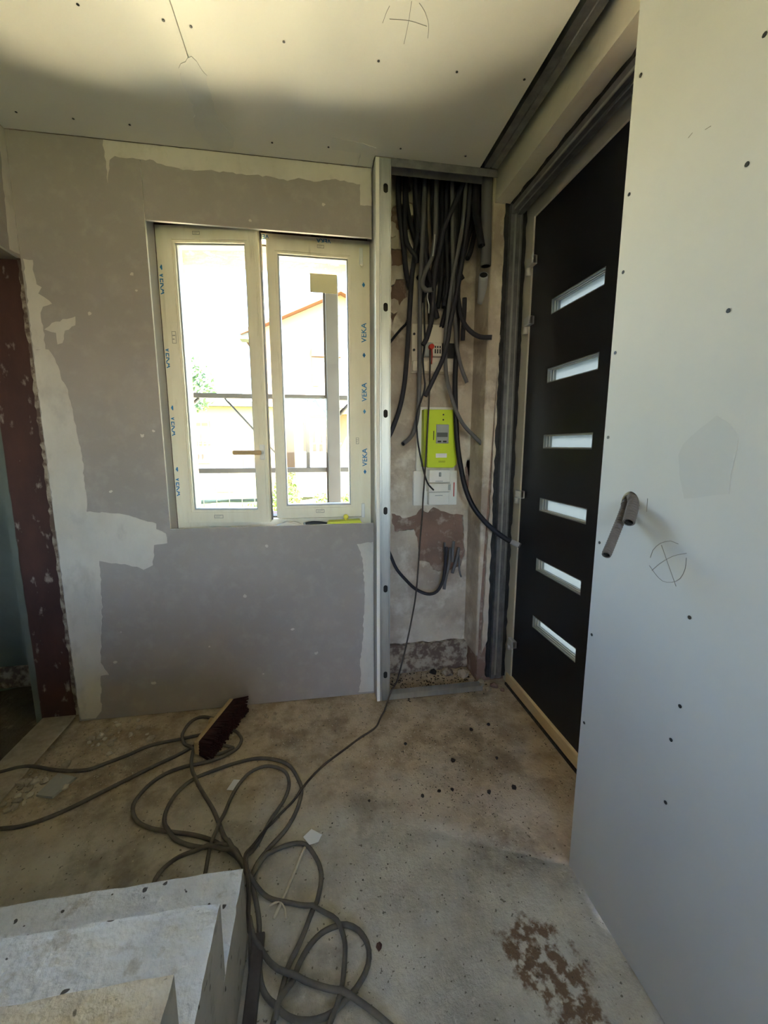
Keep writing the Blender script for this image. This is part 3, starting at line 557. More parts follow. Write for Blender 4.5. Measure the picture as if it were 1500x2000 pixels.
cr = tag(rail('ceiling_rail', [(.737, 2.452), (.737, 2.415), (.762, 2.415), (.764, 2.419), (.768, 2.419), (.770, 2.415), (.796, 2.415), (.796, 2.452)], 'y', -2.2, 1.868, MT['galv_dark']), 'long dark metal rail along the ceiling edge above the door', 'metal rail')
post = empty('door_side_post', (.925, 1.95, .02)); tag(post, 'dark metal post standing between the plaster strip and the cream door frame', 'metal post')
rail('channel', [(.895, 1.957), (.895, 1.928), (.912, 1.928), (.914, 1.932), (.922, 1.932), (.924, 1.928), (.940, 1.928), (.955, 1.934), (.955, 1.957)], 'z', .03, 2.322, MT['galv_dark'], post)
prism('sealing_strip', [ragged(rect(.878, .982, .03, 2.333), .004, .03, 70)], 'y', 1.950, 1.9715, MT['seal'], post)
box('highlight_strip', .9135, .9225, 1.9295, 1.932, .05, 2.30, MT['galv'], post)  # paler strips imitate the highlight streaks on the dark post
box('highlight_strip', .941, .944, 1.9275, 1.9295, .6, 2.30, MT['galv'], post)
hp_ = empty('door_head_rail', (.925, 1.4, 2.28)); tag(hp_, 'dark and shiny metal rail along the head of the door opening', 'metal rail')
rail('channel', [(.955, 2.318), (.955, 2.286), (.938, 2.279), (.925, 2.279), (.923, 2.284), (.914, 2.284), (.912, 2.279), (.897, 2.279), (.897, 2.312)], 'y', .86, 1.926, MT['galv_dark'], hp_)
prism('sealing_strip', [ragged(rect(.90, .982, .86, 1.95), .004, .03, 71)], 'z', 2.318, 2.3345, MT['seal'], hp_)
box('highlight_strip', .9135, .9225, .88, 1.90, 2.2815, 2.284, MT['galv'], hp_)  # paler strips imitate the highlight streaks along the head rail
box('highlight_strip', .8955, .897, .88, 1.90, 2.283, 2.291, MT['galv'], hp_)
# ---------------------------------------------------------------- front door
door = structure(empty('door_1', (1.02, 1.4, .0)), 'black front door with six narrow frosted panes')
LX = .99; py0, py1 = 1.381, 1.714
pz = [1.859 - k * .2771 for k in range(6)]
leaf = prism('leaf', [rect(.93, 1.884, .066, 2.253)] + [rect(py0, py1, z - .0602, z) for z in pz], 'x', LX, LX + .055, MT['door_dark'], door)
for z in pz:
    fr = prism('pane_frame', [rect(py0 + .0003, py1 - .0003, z - .0599, z - .0003), rect(py0 + .004, py1 - .004, z - .0562, z - .004)], 'x', LX + .001, LX + .04, MT['grey_plastic'], door)
    for q in (.012, .024): prism('bead_ridge', [rect(py0 + .004, py1 - .004, z - .0562, z - .004), rect(py0 + .0065, py1 - .0065, z - .0537, z - .0065)], 'x', LX + q, LX + q + .004, MT['steel'], fr)
    box('pane', LX + .041, LX + .046, py0 + .0003, py1 - .0003, z - .0599, z - .0003, MT['frosted'], door)
prism('frame', [[(.86, .0), (.93, .0), (.93, 2.256), (1.887, 2.256), (1.887, .0), (1.9715, .0), (1.9715, 2.3345), (.86, 2.3345)]], 'x', .984, 1.062, MT['door_frame'], door)
for z in (2.055, 1.805, 1.018, .252):
    bm = bmesh.new(); bm_box(bm, .962, .985, 1.838, 1.897, z - .010, z + .026, 0, .003); bm_box(bm, .957, .979, 1.838, 1.848, z - .008, z + .026, 0, .002)
    h = from_bm('hinge', bm, MT['steel'], door)
    bm = bmesh.new(); bmesh.ops.create_cone(bm, cap_ends=True, segments=16, radius1=.0125, radius2=.0125, depth=.03, matrix=Matrix.Translation((.973, 1.893, z - .0255)))
    from_bm('hinge_knuckle', bm, MT['steel'], h, True)
box('threshold_board', .978, 1.03, .86, 1.93, -.002, .062, MT['wood_sill'], door, bevel=.003)
box('threshold_seal', .97, .98, .86, 1.92, -.002, .010, MT['seal'], door)
# ---------------------------------------------------------------- window
win = structure(empty('window_1', (-.19, 2.1, .87)), 'two-leaf window with filmed cream frame, left leaf ajar')
FY = 2.052
frame = prism('frame', [rect(-.640, .272, .868, 2.176), rect(-.608, .225, .905, 2.150)], 'y', FY, 2.165, MT['pvc'], win)
prism('gasket', [rect(-.609, .226, .904, 2.151), rect(-.600, .217, .913, 2.142)], 'y', 2.10, 2.165, MT['gasket'], win)
def sash(x0, x1, z0, z1, lw, rw, tw, bw, y0, ang, hinge_x, name):
    R = Matrix.Translation((hinge_x, FY, 0)) @ Matrix.Rotation(ang, 4, 'Z') @ Matrix.Translation((-hinge_x, -FY, 0))
    def rot(o):
        o.matrix_basis = Matrix.Identity(4)
        org = ORG[o.name]
        for v in o.data.vertices: v.co = R @ (v.co + org) - org
        par = o.parent; o.location = org - ORG[par.name]; o.data.update(); return o
    gx0, gx1, gz0, gz1 = x0 + lw, x1 - rw, z0 + bw, z1 - tw
    s = rot(prism('sash', [rect(x0, x1, z0, z1), rect(gx0, gx1, gz0, gz1)], 'y', y0, y0 + .062, MT['pvc'], win))
    rot(prism('inner_lip', [rect(x0 + .012, x1 - .012, z0 + .012, z1 - .012), rect(gx0 - .01, gx1 + .01, gz0 - .01, gz1 + .01)], 'y', y0 - .004, y0 + .001, MT['pvc'], s))
    rot(prism('glazing_bead', [rect(gx0 + .0002, gx1 - .0002, gz0 + .0002, gz1 - .0002), rect(gx0 + .006, gx1 - .006, gz0 + .006, gz1 - .006)], 'y', y0 + .012, y0 + .055, MT['bead'], s))
    rot(box('pane', gx0 + .005, gx1 - .005, y0 + .036, y0 + .040, gz0 + .005, gz1 - .005, MT['glass'], s))
    rot(box('edge_gasket', x0 + .002 if ang == 0 else x1 - .004, x0 + .004 if ang == 0 else x1 + .0015, y0 + .03, y0 + .062, z0 + .004, z1 - .004, MT['gasket'] if ang else MT['pvc_white'], s))
    return s, rot
right_sash, _ = sash(-.185, .229, .912, 2.146, .046, .058, .056, .058, 2.03, 0.0, 0, 'right')
left_sash, rotL = sash(-.612, -.206, .905, 2.166, .058, .055, .066, .058, 2.03, -math.radians(8.0), -.612, 'left')
# lever handle of the open leaf, turned level
rotL(box('handle_plate', -.236, -.214, 2.016, 2.030, 1.195, 1.262, MT['pvc_white'], left_sash, bevel=.004))
rotL(tube('handle_neck', [(-.225, 2.018, 1.228), (-.225, 1.985, 1.228)], .009, MT['pvc_white'], left_sash, sides=12))
rotL(box('handle_lever', -.345, -.218, 1.972, 1.988, 1.217, 1.237, MT['handle'], left_sash, bevel=.006))
for z in (1.32, 1.60): box('latch_plate', -.1865, -.1845, 2.04, 2.055, z - .02, z + .02, MT['steel'], right_sash)
for z in (.94, 2.10): box('hinge_cover', .222, .238, 2.022, 2.05, z - .035, z + .035, MT['pvc_white'], win, bevel=.003)
# blue maker's print and stamps on the protective film
def text_mesh(name, s, size, loc, rx, parent, mat):
    cu = bpy.data.curves.new('tmp', 'FONT'); cu.body = s; cu.size = size; cu.align_x = 'CENTER'; cu.align_y = 'CENTER'; cu.extrude = .0002; cu.offset = .0004
    t = bpy.data.objects.new('tmp', cu); COL.objects.link(t); dg = bpy.context.evaluated_depsgraph_get(); me = bpy.data.meshes.new_from_object(t.evaluated_get(dg))
    Mx = Matrix.Translation(loc) @ Matrix.Rotation(math.pi / 2, 4, 'X') @ Matrix.Rotation(rx, 4, 'Z')
    V = [Mx @ v.co for v in me.vertices]; F = [tuple(p.vertices) for p in me.polygons]
    bpy.data.objects.remove(t); bpy.data.curves.remove(cu); bpy.data.meshes.remove(me)
    return mesh(name, V, F, mat, parent)
for z in (1.945, 1.64, 1.345, 1.07): text_mesh('maker_print', 'VEKA', .036, (-.6245, FY - .0004, z), -math.pi / 2, frame, MT['ink'])
for z in (1.78, 1.51, 1.20): text_mesh('maker_print', 'VEKA', .036, (.2435, FY - .0004, z), math.pi / 2, frame, MT['ink'])
def diamond(x, z, s=.009): prism('maker_mark', [[(x - s * .8, z), (x, z - s * 1.3), (x + s * .8, z), (x, z + s * 1.3)]], 'y', FY - .0006, FY + .0002, MT['ink'], frame)
for z in (1.99, 1.68, 1.42, 1.13): diamond(.2435, z)
for z in (2.01, 1.425, 1.15): diamond(-.6245, z)
text_mesh('maker_print', 'VEKA', .026, (.065, FY - .0004, 2.163), math.pi, frame, MT['ink'])
text_mesh('maker_print', 'VEKA', .026, (-.205, FY - .0004, 2.163), math.pi, frame, MT['ink'])
text_mesh('maker_print', 'VEKA', .016, (-.53, FY - .0004, 2.167), math.pi, frame, MT['ink'])
def stamp(x, z, w, h, parent, rot=None, y=2.0256):
    o = prism('grey_stamp', [rect(x - w / 2, x + w / 2, z - h / 2, z + h / 2), rect(x - w / 2 + .002, x + w / 2 - .002, z - h / 2 + .002, z + h / 2 - .002)], 'y', y, y + .0005, MT['ink_grey'], parent)
    if rot: rot(o)
    for q in range(2):
        o = box('grey_stamp', x - w * .35, x + w * (.3 - .2 * q), y, y + .0005, z + h * (.12 - .3 * q), z + h * (.2 - .3 * q), MT['ink_grey'], parent)
        if rot: rot(o)
stamp(-.44, .933, .04, .016, left_sash, rotL); stamp(.02, .943, .04, .016, right_sash); stamp(-.46, 2.135, .03, .014, left_sash, rotL); stamp(.05, 2.128, .03, .014, right_sash)
stamp(-.583, 1.72, .018, .05, left_sash, rotL); stamp(.205, 1.28, .014, .03, right_sash)
lab = box('paper_label', -.001, .121, 2.0645, 2.0652, 1.949, 2.03, MT['paper_warm'], right_sash)
# ================================================================ THINGS IN THE ROOM
# ---------------------------------------------------------------- concrete stairs
stairs = empty('concrete_stairs', (-.65, .2, 0)); tag(stairs, 'raw concrete staircase rising towards the viewer in the corner', 'stairs')
ST = [(.922, .2285), (.709, .400), (.486, .572), (.272, .744), (.058, .916)]
def rough_step(y_far, z0, z1, y_near, x0, x1, mat_top, seed):
    nx, ny = 40, 14; V = []; F = []; fm = []; idx = {}
    rn = random.Random(seed)
    depth = y_far - y_near
    for j in range(ny + 1):
        for i in range(nx + 1):
            x = x0 + (x1 - x0) * i / nx; y = y_near + depth * (j / ny) ** .8
            z = z1 + .004 * noise.noise(Vector((x * 12, y * 12, seed))) + .0015 * noise.noise(Vector((x * 60, y * 60, seed)))
            if j == ny: y += .003 * noise.noise(Vector((x * 40, seed, 0))); z -= .002
            if i == nx: x += .002 * noise.noise(Vector((y * 40, seed, 5))); z -= .001
            idx[i, j] = len(V); V.append((x, y, z))
    for j in range(ny):
        for i in range(nx): F.append((idx[i, j], idx[i + 1, j], idx[i + 1, j + 1], idx[i, j + 1])); fm.append(0)
    lo = {}
    rim = [(i, 0) for i in range(nx)] + [(nx, j) for j in range(ny)] + [(i, ny) for i in range(nx, 0, -1)] + [(0, j) for j in range(ny, 0, -1)]
    for k in rim: lo[k] = len(V); V.append((min(V[idx[k]][0], x1), V[idx[k]][1], z0))
    for a in range(len(rim)):
        p, q = rim[a], rim[(a + 1) % len(rim)]
        F.append((idx[q], idx[p], lo[p], lo[q])); fm.append(1)
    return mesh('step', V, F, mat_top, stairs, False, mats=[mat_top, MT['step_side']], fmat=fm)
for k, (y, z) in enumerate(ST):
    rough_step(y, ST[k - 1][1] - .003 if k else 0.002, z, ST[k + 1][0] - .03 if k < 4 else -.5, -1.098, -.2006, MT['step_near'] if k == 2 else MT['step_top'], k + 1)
for k in range(4):
    y, z = ST[k + 1][0] - .03, ST[k][1]
    box('core', -1.097, -.2008, -.5, y, (ST[k - 1][1] if k else .002), z - .004, MT['step_side'], stairs)
# ---------------------------------------------------------------- floor cables
LAID = []
def lay(paths, r):
    """one continuous cable through the given floor runs, riding over cables already laid"""
    pts = []
    for p in paths: pts += [Vector((x, y, 0)) for x, y in p]
    S = spline(pts, .012)
    for q in S:
        if q.y < .935 and q.x < -.2006 + r * 1.4: q.x = -.2006 + r * 1.4
        if q.y > 1.925: q.y = 1.925
        if q.x < -.20 and q.y < .93: q.y = .93
    z = []
    for i, q in enumerate(S):
        h = r
        for (o, oz, orr) in LAID:
            d = (o - q.xy).length
            if d < (r + orr) * .95: h = max(h, oz + math.sqrt(max(0, (r + orr) ** 2 - d * d)) * .92)
        for j in range(0, max(0, i - 12)):
            d = (S[j].xy - q.xy).length
            if d < 2 * r * .95: h = max(h, z[j] + math.sqrt(max(0, 4 * r * r - d * d)) * .92)
        z.append(min(h, .055))
    for _ in range(6):
        z2 = z[:]
        for i in range(1, len(z) - 1): z2[i] = max(z[i] if z[i] > r * 1.05 else r, (z[i - 1] + z[i + 1]) / 2 - .0006)
        z = z2
    for q, h in zip(S, z): q.z = h
    LAID.extend([(q.xy.copy(), q.z, r) for q in S])
    return S
rc = .0066
ca = lay([PATH_D, PATH_B[::-1][2:], PATH_J[1:]], rc)
o = tube('power_cable', ca, rc, MT['cable'], smooth_path=False); tag(o, 'grey rubber cable entering at the picture edge nearest the wall, looping widely over the floor', 'cable', 'loose floor cables')
cb = lay([PATH_E, PATH_H[::-1][1:]], rc)
o = tube('power_cable', cb, rc, MT['cable'], smooth_path=False); tag(o, 'grey rubber cable ringed around the broom head, then coiled beside the stairs', 'cable', 'loose floor cables')
cc = lay([PATH_C[::-1], PATH_F[1:]], rc * .92)
o = tube('power_cable', cc, rc * .92, MT['cable'], smooth_path=False); tag(o, 'slimmer grey cable forming the narrow inner loop in mid floor', 'cable', 'loose floor cables')
cd = lay([PATH_I, PATH_K], rc * .95)
o = tube('power_cable', cd, rc * .95, MT['cable'], smooth_path=False); tag(o, 'grey cable arching behind the top corner of the stairs and down their side', 'cable', 'loose floor cables')
ce = lay([PATH_G], rc)
o = tube('power_cable', ce, rc, MT['cable'], smooth_path=False); tag(o, 'short dark run of cable leaving the coil towards the bottom edge', 'cable', 'loose floor cables')
# thin supply cable: from the red terminal down the niche, over the floor track, to the coil
ra = .0042
fa = lay([PATH_A], ra)
drop = spline([Vector(p) for p in CABLE_RED] + [Vector((.352, 1.878, .06)), Vector((.338, 1.868, .036)), Vector((fa[4].x, fa[4].y, fa[4].z))], .015)
o = tube('supply_cable', drop + fa[5:], ra, MT['cable_thin'], smooth_path=False, sides=8); tag(o, 'thin brown-black cable from the red terminal down the niche and across the floor', 'cable')
# ---------------------------------------------------------------- meter niche: boards
eb = empty('terminal_board', (.6, 2.12, 1.62)); tag(eb, 'aged white terminal board with a row of modules above the green meter', 'electrical panel')
box('back_plate', .487, .706, 2.112, 2.138, 1.617, 1.85, MT['cream_plastic'], eb, bevel=.004)
box('lower_cover', .490, .703, 2.088, 2.112, 1.622, 1.672, MT['cream_plastic'], eb, bevel=.004)
box('upper_cover', .53, .66, 2.092, 2.112, 1.757, 1.845, MT['cream_plastic'], eb, bevel=.004)
for z in (1.80, 1.725):
    bm = bmesh.new(); bmesh.ops.create_cone(bm, cap_ends=True, segments=12, radius1=.006, radius2=.006, depth=.006, matrix=Matrix.Translation((.499, 2.110, z)) @ Matrix.Rotation(math.pi / 2, 4, 'X')); from_bm('fixing_screw', bm, MT['black_plastic'], eb)
m1 = box('module', .545, .578, 2.07, 2.112, 1.692, 1.755, MT['grey_plastic'], eb, bevel=.003)
bm = bmesh.new(); bmesh.ops.create_cone(bm, cap_ends=True, segments=16, radius1=.014, radius2=.012, depth=.02, matrix=Matrix.Translation((.574, 2.06, 1.732)) @ Matrix.Rotation(math.pi / 2, 4, 'X')); from_bm('red_cap', bm, MT['red_plastic'], m1)
m2 = box('module', .585, .632, 2.075, 2.112, 1.692, 1.755, MT['cream_plastic'], eb, bevel=.003)
for x in (.598, .61, .622):
    box('terminal_slot', x - .003, x + .003, 2.073, 2.076, 1.705, 1.725, MT['black_plastic'], m2); box('terminal_slot', x - .003, x + .003, 2.073, 2.076, 1.73, 1.74, MT['black_plastic'], m2)
box('module', .636, .700, 2.072, 2.112, 1.69, 1.755, MT['black_plastic'], eb, bevel=.003)
tube('red_lead', [(.574, 2.055, 1.72), (.575, 2.05, 1.69), (.574, 2.055, 1.65)], .003, MT['red_plastic'], eb, sides=6)
# meter
mt = empty('electricity_meter', (.64, 2.1, 1.14)); tag(mt, 'lime green electricity meter with a small grey display', 'meter')
box('back_board', .520, .728, 2.118, 2.138, 1.12, 1.452, MT['white_plastic'], mt, bevel=.003)
bd = prism('case', [[(.545, 1.150), (.700, 1.144), (.722, 1.160), (.722, 1.412), (.705, 1.436), (.545, 1.436)]], 'y', 2.072, 2.118, MT['green_side'], mt)
prism('front_cover', [[(.562, 1.148), (.698, 1.146), (.716, 1.165), (.716, 1.408), (.700, 1.434), (.562, 1.434)]], 'y', 2.055, 2.0721, MT['green_plastic'], mt)
dp = box('display', .604, .670, 2.051, 2.0555, 1.268, 1.362, MT['grey_plastic'], mt, bevel=.002)
box('screen', .608, .663, 2.0495, 2.0512, 1.300, 1.322, MT['lcd'], dp)
for x in (.612, .640): box('button', x, x + .018, 2.0495, 2.0512, 1.274, 1.282, MT['black_plastic'], dp)
box('type_plate', .605, .663, 2.0545, 2.0552, 1.197, 1.218, MT['white_plastic'], mt)
box('side_print', .590, .594, 2.0545, 2.0552, 1.285, 1.33, MT['black_plastic'], mt)
box('cover_notch', .62, .655, 2.0545, 2.0552, 1.172, 1.182, MT['green_side'], mt)
for x, z in ((.64, 1.385), (.64, 1.41)):
    bm = bmesh.new(); bmesh.ops.create_cone(bm, cap_ends=True, segments=10, radius1=.004, radius2=.004, depth=.002, matrix=Matrix.Translation((x, 2.0545, z)) @ Matrix.Rotation(math.pi / 2, 4, 'X')); from_bm('seal_screw', bm, MT['black_plastic'], mt)
bk = empty('main_breaker', (.62, 2.1, .945)); tag(bk, 'white main breaker on a pale board below the green meter', 'circuit breaker')
box('back_board', .505, .742, 2.112, 2.138, .945, 1.128, MT['white_plastic'], bk, bevel=.003)
box('upper_body', .577, .690, 2.07, 2.112, 1.068, 1.135, MT['white_plastic'], bk, bevel=.004)
mb = box('middle_body', .572, .690, 2.060, 2.112, 1.022, 1.065, MT['white_plastic'], bk, bevel=.003)
box('lower_body', .577, .687, 2.07, 2.112, .952, 1.019, MT['white_plastic'], bk, bevel=.004)
box('breaker_toggle', .628, .638, 2.058, 2.071, 1.10, 1.122, MT['grey_plastic'], bk, bevel=.002)
box('rating_label', .676, .689, 2.058, 2.0605, 1.03, 1.06, MT['grey_plastic'], mb)
box('print_bar', .61, .65, 2.0685, 2.0702, 1.0, 1.004, MT['grey_plastic'], bk); box('print_bar', .61, .65, 2.0685, 2.0702, 1.074, 1.078, MT['grey_plastic'], bk)
box('side_print', .722, .727, 2.1105, 2.1122, .99, 1.065, MT['red_plastic'], bk)
# ---------------------------------------------------------------- conduits and cables in the niche
def conduit(name, pts, r, m, label, cat='conduit', hollow=True, group='conduits hanging in the meter niche', top=True):
    P = [Vector(p) for p in pts]
    if top and P[0].z > 2.4: P[0].z = 2.70
    o = tube(name, P, r, MT[m], hollow=hollow, dark=MT['inside'], sides=12, step=.014); tag(o, label, cat, group); return o
conduit('conduit', HOSE_LEFT, .0115, 'hose', 'dark conduit nearest the steel stud, curving behind it at meter height')
conduit('conduit', HOSE_CROSS, .0115, 'hose', 'dark conduit slanting across the bundle to the terminal board')
conduit('conduit', HOSE_HOOK, .0105, 'hose_grey', 'grey conduit hooked at its end with a bright open mouth')
conduit('conduit', HOSE_GREY_LONG, .0095, 'hose_grey', 'long grey conduit sweeping past the meter to the door-side wall')
conduit('conduit', HOSE_CURL, .011, 'hose', 'dark conduit curling forward below the grey pipe mouth')
conduit('conduit', HOSE_STUB, .0105, 'hose', 'short upright dark conduit with its open end up', top=False)
conduit('conduit', HOSE_SHORT_RIGHT, .0095, 'hose_grey', 'conduit cut off beside the terminal board, on the door side')
conduit('conduit', HOSE_SHORT_LEFT, .0105, 'hose', 'dark conduit cut off just above the meter, slanting down')
conduit('conduit', HOSE_LONG_LEFT, .0105, 'hose_grey', 'long grey conduit whose pale open end stops beside the meter')
conduit('conduit', HOSE_DARK_RIGHT, .016, 'hose_black', 'wide black conduit ending above the grey pipe')
tk = conduit('thick_cable', CABLE_THICK, .0125, 'hose_black', 'thick black cable bending past the meter to the door frame', 'cable', False)
tube('printed_band', [Vector(CABLE_THICK[-1]).lerp(Vector(CABLE_THICK[-2]), t) for t in (.75, .4, .0)], .0132, MT['hose_pale'], tk, sides=12)
tube('cut_end', [Vector(CABLE_THICK[-1]), Vector(CABLE_THICK[-1]) + Vector((.006, -.004, -.003))], .0128, MT['hose_grey'], tk, sides=12)
conduit('cable', CABLE_THIN, .0042, 'hose_black', 'thin black cable wavering from the terminal board into the breaker', 'cable', False, top=False)
conduit('cable', CABLE_SIDE, .006, 'hose_black', 'short dark cable disappearing behind the steel stud beside the terminal board', 'cable', False, top=False)
conduit('cable', CABLE_LOOP, .0085, 'hose', 'dark cable hanging in a loop low in the niche', 'cable', False, top=False)
conduit('pipe', PIPE_GREY, .0235, 'hose_grey', 'wide grey plastic pipe coming down beside the door wall', 'pipe', True)
conduit('pipe', PIPE_STUB, .0215, 'hose_pale', 'short pale grey pipe with an open mouth facing out', 'pipe', True, top=False)
o = tube('wire', WIRE_WHITE, .0022, MT['white_plastic'], sides=6); tag(o, 'white wire dangling from the hooked conduit', 'wire', 'conduits hanging in the meter niche')
o = tube('wire', WIRE_TIP, .0035, MT['hose_pale'], sides=6); tag(o, 'pale stiff wire standing up from the hooked conduit', 'wire', 'conduits hanging in the meter niche')
stl = ['thin grey stump hanging leftmost in the low wall hole', 'pale bent stump dropping lowest from the low wall hole', 'grey stump crossing the middle of the low wall hole', 'small stump at the door side of the low wall hole', 'shortest stump tucked at the top of the low wall hole']
for p, r, l in zip((STUMP_A, STUMP_B, STUMP_C, STUMP_D, STUMP_E), (.006, .0085, .0085, .005, .008), stl):
    conduit('conduit', p, r, 'hose_grey', l, top=False, group='cut conduits low in the niche')
# the dense dark bunch behind
rb = random.Random(12); nb = 22
for k in range(nb):
    u = k / (nb - 1); x = .425 + .375 * u + rb.uniform(-.01, .01); y = 2.085 + rb.uniform(-.03, .025)
    if x > .74: y = min(y, 2.1)
    ze = rb.choice([1.86, 1.9, 1.95, 2.0, 2.05]) + (.10 if u > .8 else 0) + (.05 if u < .1 else 0)
    if .3 < u < .8: ze -= .03
    dx = (.62 - x) * rb.uniform(.15, .5)
    pts = [(x, y, 2.70), (x + rb.uniform(-.012, .012), y, 2.40), (x + dx * .4 + rb.uniform(-.015, .015), y - .005, 2.2), (x + dx + rb.uniform(-.02, .02), y + rb.uniform(-.01, .01), (ze + 2.2) / 2 - .03), (x + dx + rb.uniform(-.03, .03), y, ze)]
    conduit('conduit', pts, rb.choice([.0105, .0115, .0125]), 'hose_black' if k % 3 else 'hose', 'black conduit in the dense bunch at the back of the niche', group='black conduits at the back of the niche')
# ---------------------------------------------------------------- conduits poking out of the lining board
hy, hz = hole_c
o = tube('corrugated_conduit', [(.80, .87, 1.165)] + [(0.745, 0.888, 1.132), (0.727, 0.874, 1.115), (0.705, 0.857, 1.092), (0.683, 0.841, 1.07), (0.655, 0.82, 1.043), (0.628, 0.799, 1.021)], .0085, MT['hose_brown'], ridge=.0019, pitch=.0072, hollow=True, dark=MT['inside'], sides=14)
tag(o, 'longer ribbed grey-brown conduit sticking out of the board hole', 'conduit')
o = tube('corrugated_conduit', [(.80, .845, 1.18)] + [(0.745, 0.868, 1.145), (0.727, 0.849, 1.131), (0.708, 0.831, 1.113), (0.686, 0.811, 1.09)], .0108, MT['hose_brown'], ridge=.0022, pitch=.0076, hollow=True, dark=MT['inside'], sides=14)
tag(o, 'stubby ribbed conduit drooping from the board hole beside the longer one', 'conduit')
# ---------------------------------------------------------------- broom head
br = empty('broom_head', (-.42, 1.76, 0)); tag(br, 'broom head with wooden back and dark red bristles lying amid the cable', 'broom')
ang = math.radians(-17); Rb = Matrix.Translation((-.428, 1.755, .0)) @ Matrix.Rotation(ang, 4, 'Z')
def loc_mesh(name, bm, mat, parent):
    bmesh.ops.transform(bm, matrix=Rb, verts=bm.verts); return from_bm(name, bm, mat, parent)
bm = bmesh.new(); bm_box(bm, -.047, -.024, -.15, .15, .012, .072, 0, .006); bk_ = loc_mesh('wooden_back', bm, MT['wood'], br)
bm = bmesh.new(); bmesh.ops.create_cone(bm, cap_ends=True, segments=14, radius1=.016, radius2=.014, depth=.03, matrix=Matrix.Translation((-.058, .02, .04)) @ Matrix.Rotation(math.pi / 2, 4, 'Y')); loc_mesh('handle_socket', bm, MT['wood'], bk_)
bm = bmesh.new(); rr = random.Random(4)
for i in range(46):
    for j in range(9):
        y = -.142 + .284 * i / 45 + rr.uniform(-.002, .002); z = .014 + .052 * j / 8; fl_ = (i / 45 - .5) * .03
        tip = Vector((.036 + rr.uniform(-.008, .006), y + fl_ + rr.uniform(-.006, .006), max(.002, z + (z - .04) * .35 + rr.uniform(-.004, .004)))); b0 = Vector((-.026, y, z)); s = .0042
        q = [bm.verts.new(b0 + Vector((0, s * a, s * b))) for a, b in ((-1, -1), (1, -1), (1, 1), (-1, 1))]; t = [bm.verts.new(tip + Vector((0, s * .7 * a, s * .7 * b))) for a, b in ((-1, -1), (1, -1), (1, 1), (-1, 1))]
        for a in range(4): bm.faces.new((q[a], q[(a + 1) % 4], t[(a + 1) % 4], t[a]))
        bm.faces.new(t)
loc_mesh('bristles', bm, MT['bristle'], br)['kind'] = 'stuff'
# ---------------------------------------------------------------- scraps on the floor
o = prism('plasterboard_scrap', [[(-1.025, 1.512), (-.962, 1.492), (-.928, 1.578), (-1.008, 1.612)]], 'z', .003, .012, MT['board_scrap']); tag(o, 'pale grey rectangular offcut lying by the rubble near the left doorway', 'offcut')
screwm = None
pt = empty('paper_tag', (-.04, 1.175, .012)); tag(pt, 'white paper tag with a long pale stem beside the cable loop', 'tag')
pm = mesh('tag_card', [(-.068, 1.183, .016), (-.042, 1.203, .021), (-.008, 1.180, .018), (-.020, 1.160, .014), (-.048, 1.156, .013)], [(0, 4, 3, 2, 1)], MT['paper'], pt)
sm = pm.modifiers.new('thick', 'SOLIDIFY'); sm.thickness = .001
tube('tag_stem', [(-.062, 1.152, .010), (-.088, 1.09, .007), (-.112, 1.03, .006), (-.14, .965, .007)], .0044, MT['cob'], pt, sides=6)
o = prism('paper_scrap', [[(-.352, 1.43), (-.318, 1.422), (-.302, 1.468), (-.335, 1.476)]], 'z', .004, .0055, MT['paper']); tag(o, 'small white paper scrap under the inner cable loop', 'paper')
o = tube('wood_chip', [(-.155, 1.00, .006), (-.13, 1.005, .008), (-.112, .985, .007), (-.108, .96, .006)], .0028, MT['cob'], sides=6); tag(o, 'curled pale strip of twine near the coil beside the stairs', 'twine')
pl = empty('timber_offcut', (-.165, .75, 0)); tag(pl, 'dark narrow board standing on edge beside the stairs under the cables', 'board')
bm = bmesh.new(); bm_box(bm, -.188, -.158, .55, .93, .003, .02, 0, .003); from_bm('plank', bm, MT['cable_thin'], pl)
# rubble: larger pieces singly, fine crumbs as stuff
rr = random.Random(21)
def rubble_piece(x, y, r, m, label, group, cat, name, flat=.6):
    bm = rock((x, y, r * flat * .62), r, rr.randint(0, 9999), flat); o = from_bm(name, bm, MT[m]); tag(o, label, cat, group); return o
for k in range(54):
    t = rr.random()
    if k < 30: x, y = -1.05 + rr.gauss(.0, .05), 1.57 + rr.gauss(0, .07)
    else: x, y = -.86 + rr.gauss(0, .09), 1.80 + rr.gauss(0, .06)
    x = max(x, -1.12); y = min(y, 1.91)
    if any((o_ - Vector((x, y))).length < .026 for o_, _z, _r in LAID): continue
    rubble_piece(x, y, rr.uniform(.006, .018), 'rubble' if rr.random() < .5 else 'cob', 'plaster chunk in the rubble heap between doorway and offcut' if k < 30 else 'plaster chunk scattered below the window wall patch', 'rubble heap by the doorway' if k < 30 else 'rubble under the window wall', 'plaster chunk', 'plaster_chunk')
for k in range(10):
    x, y = rr.uniform(-.3, .25), rr.uniform(1.8, 1.92)
    rubble_piece(x, y, rr.uniform(.006, .013), 'rubble', 'small plaster chunk at the foot of the window wall', 'chunks along the window wall foot', 'plaster chunk', 'plaster_chunk')
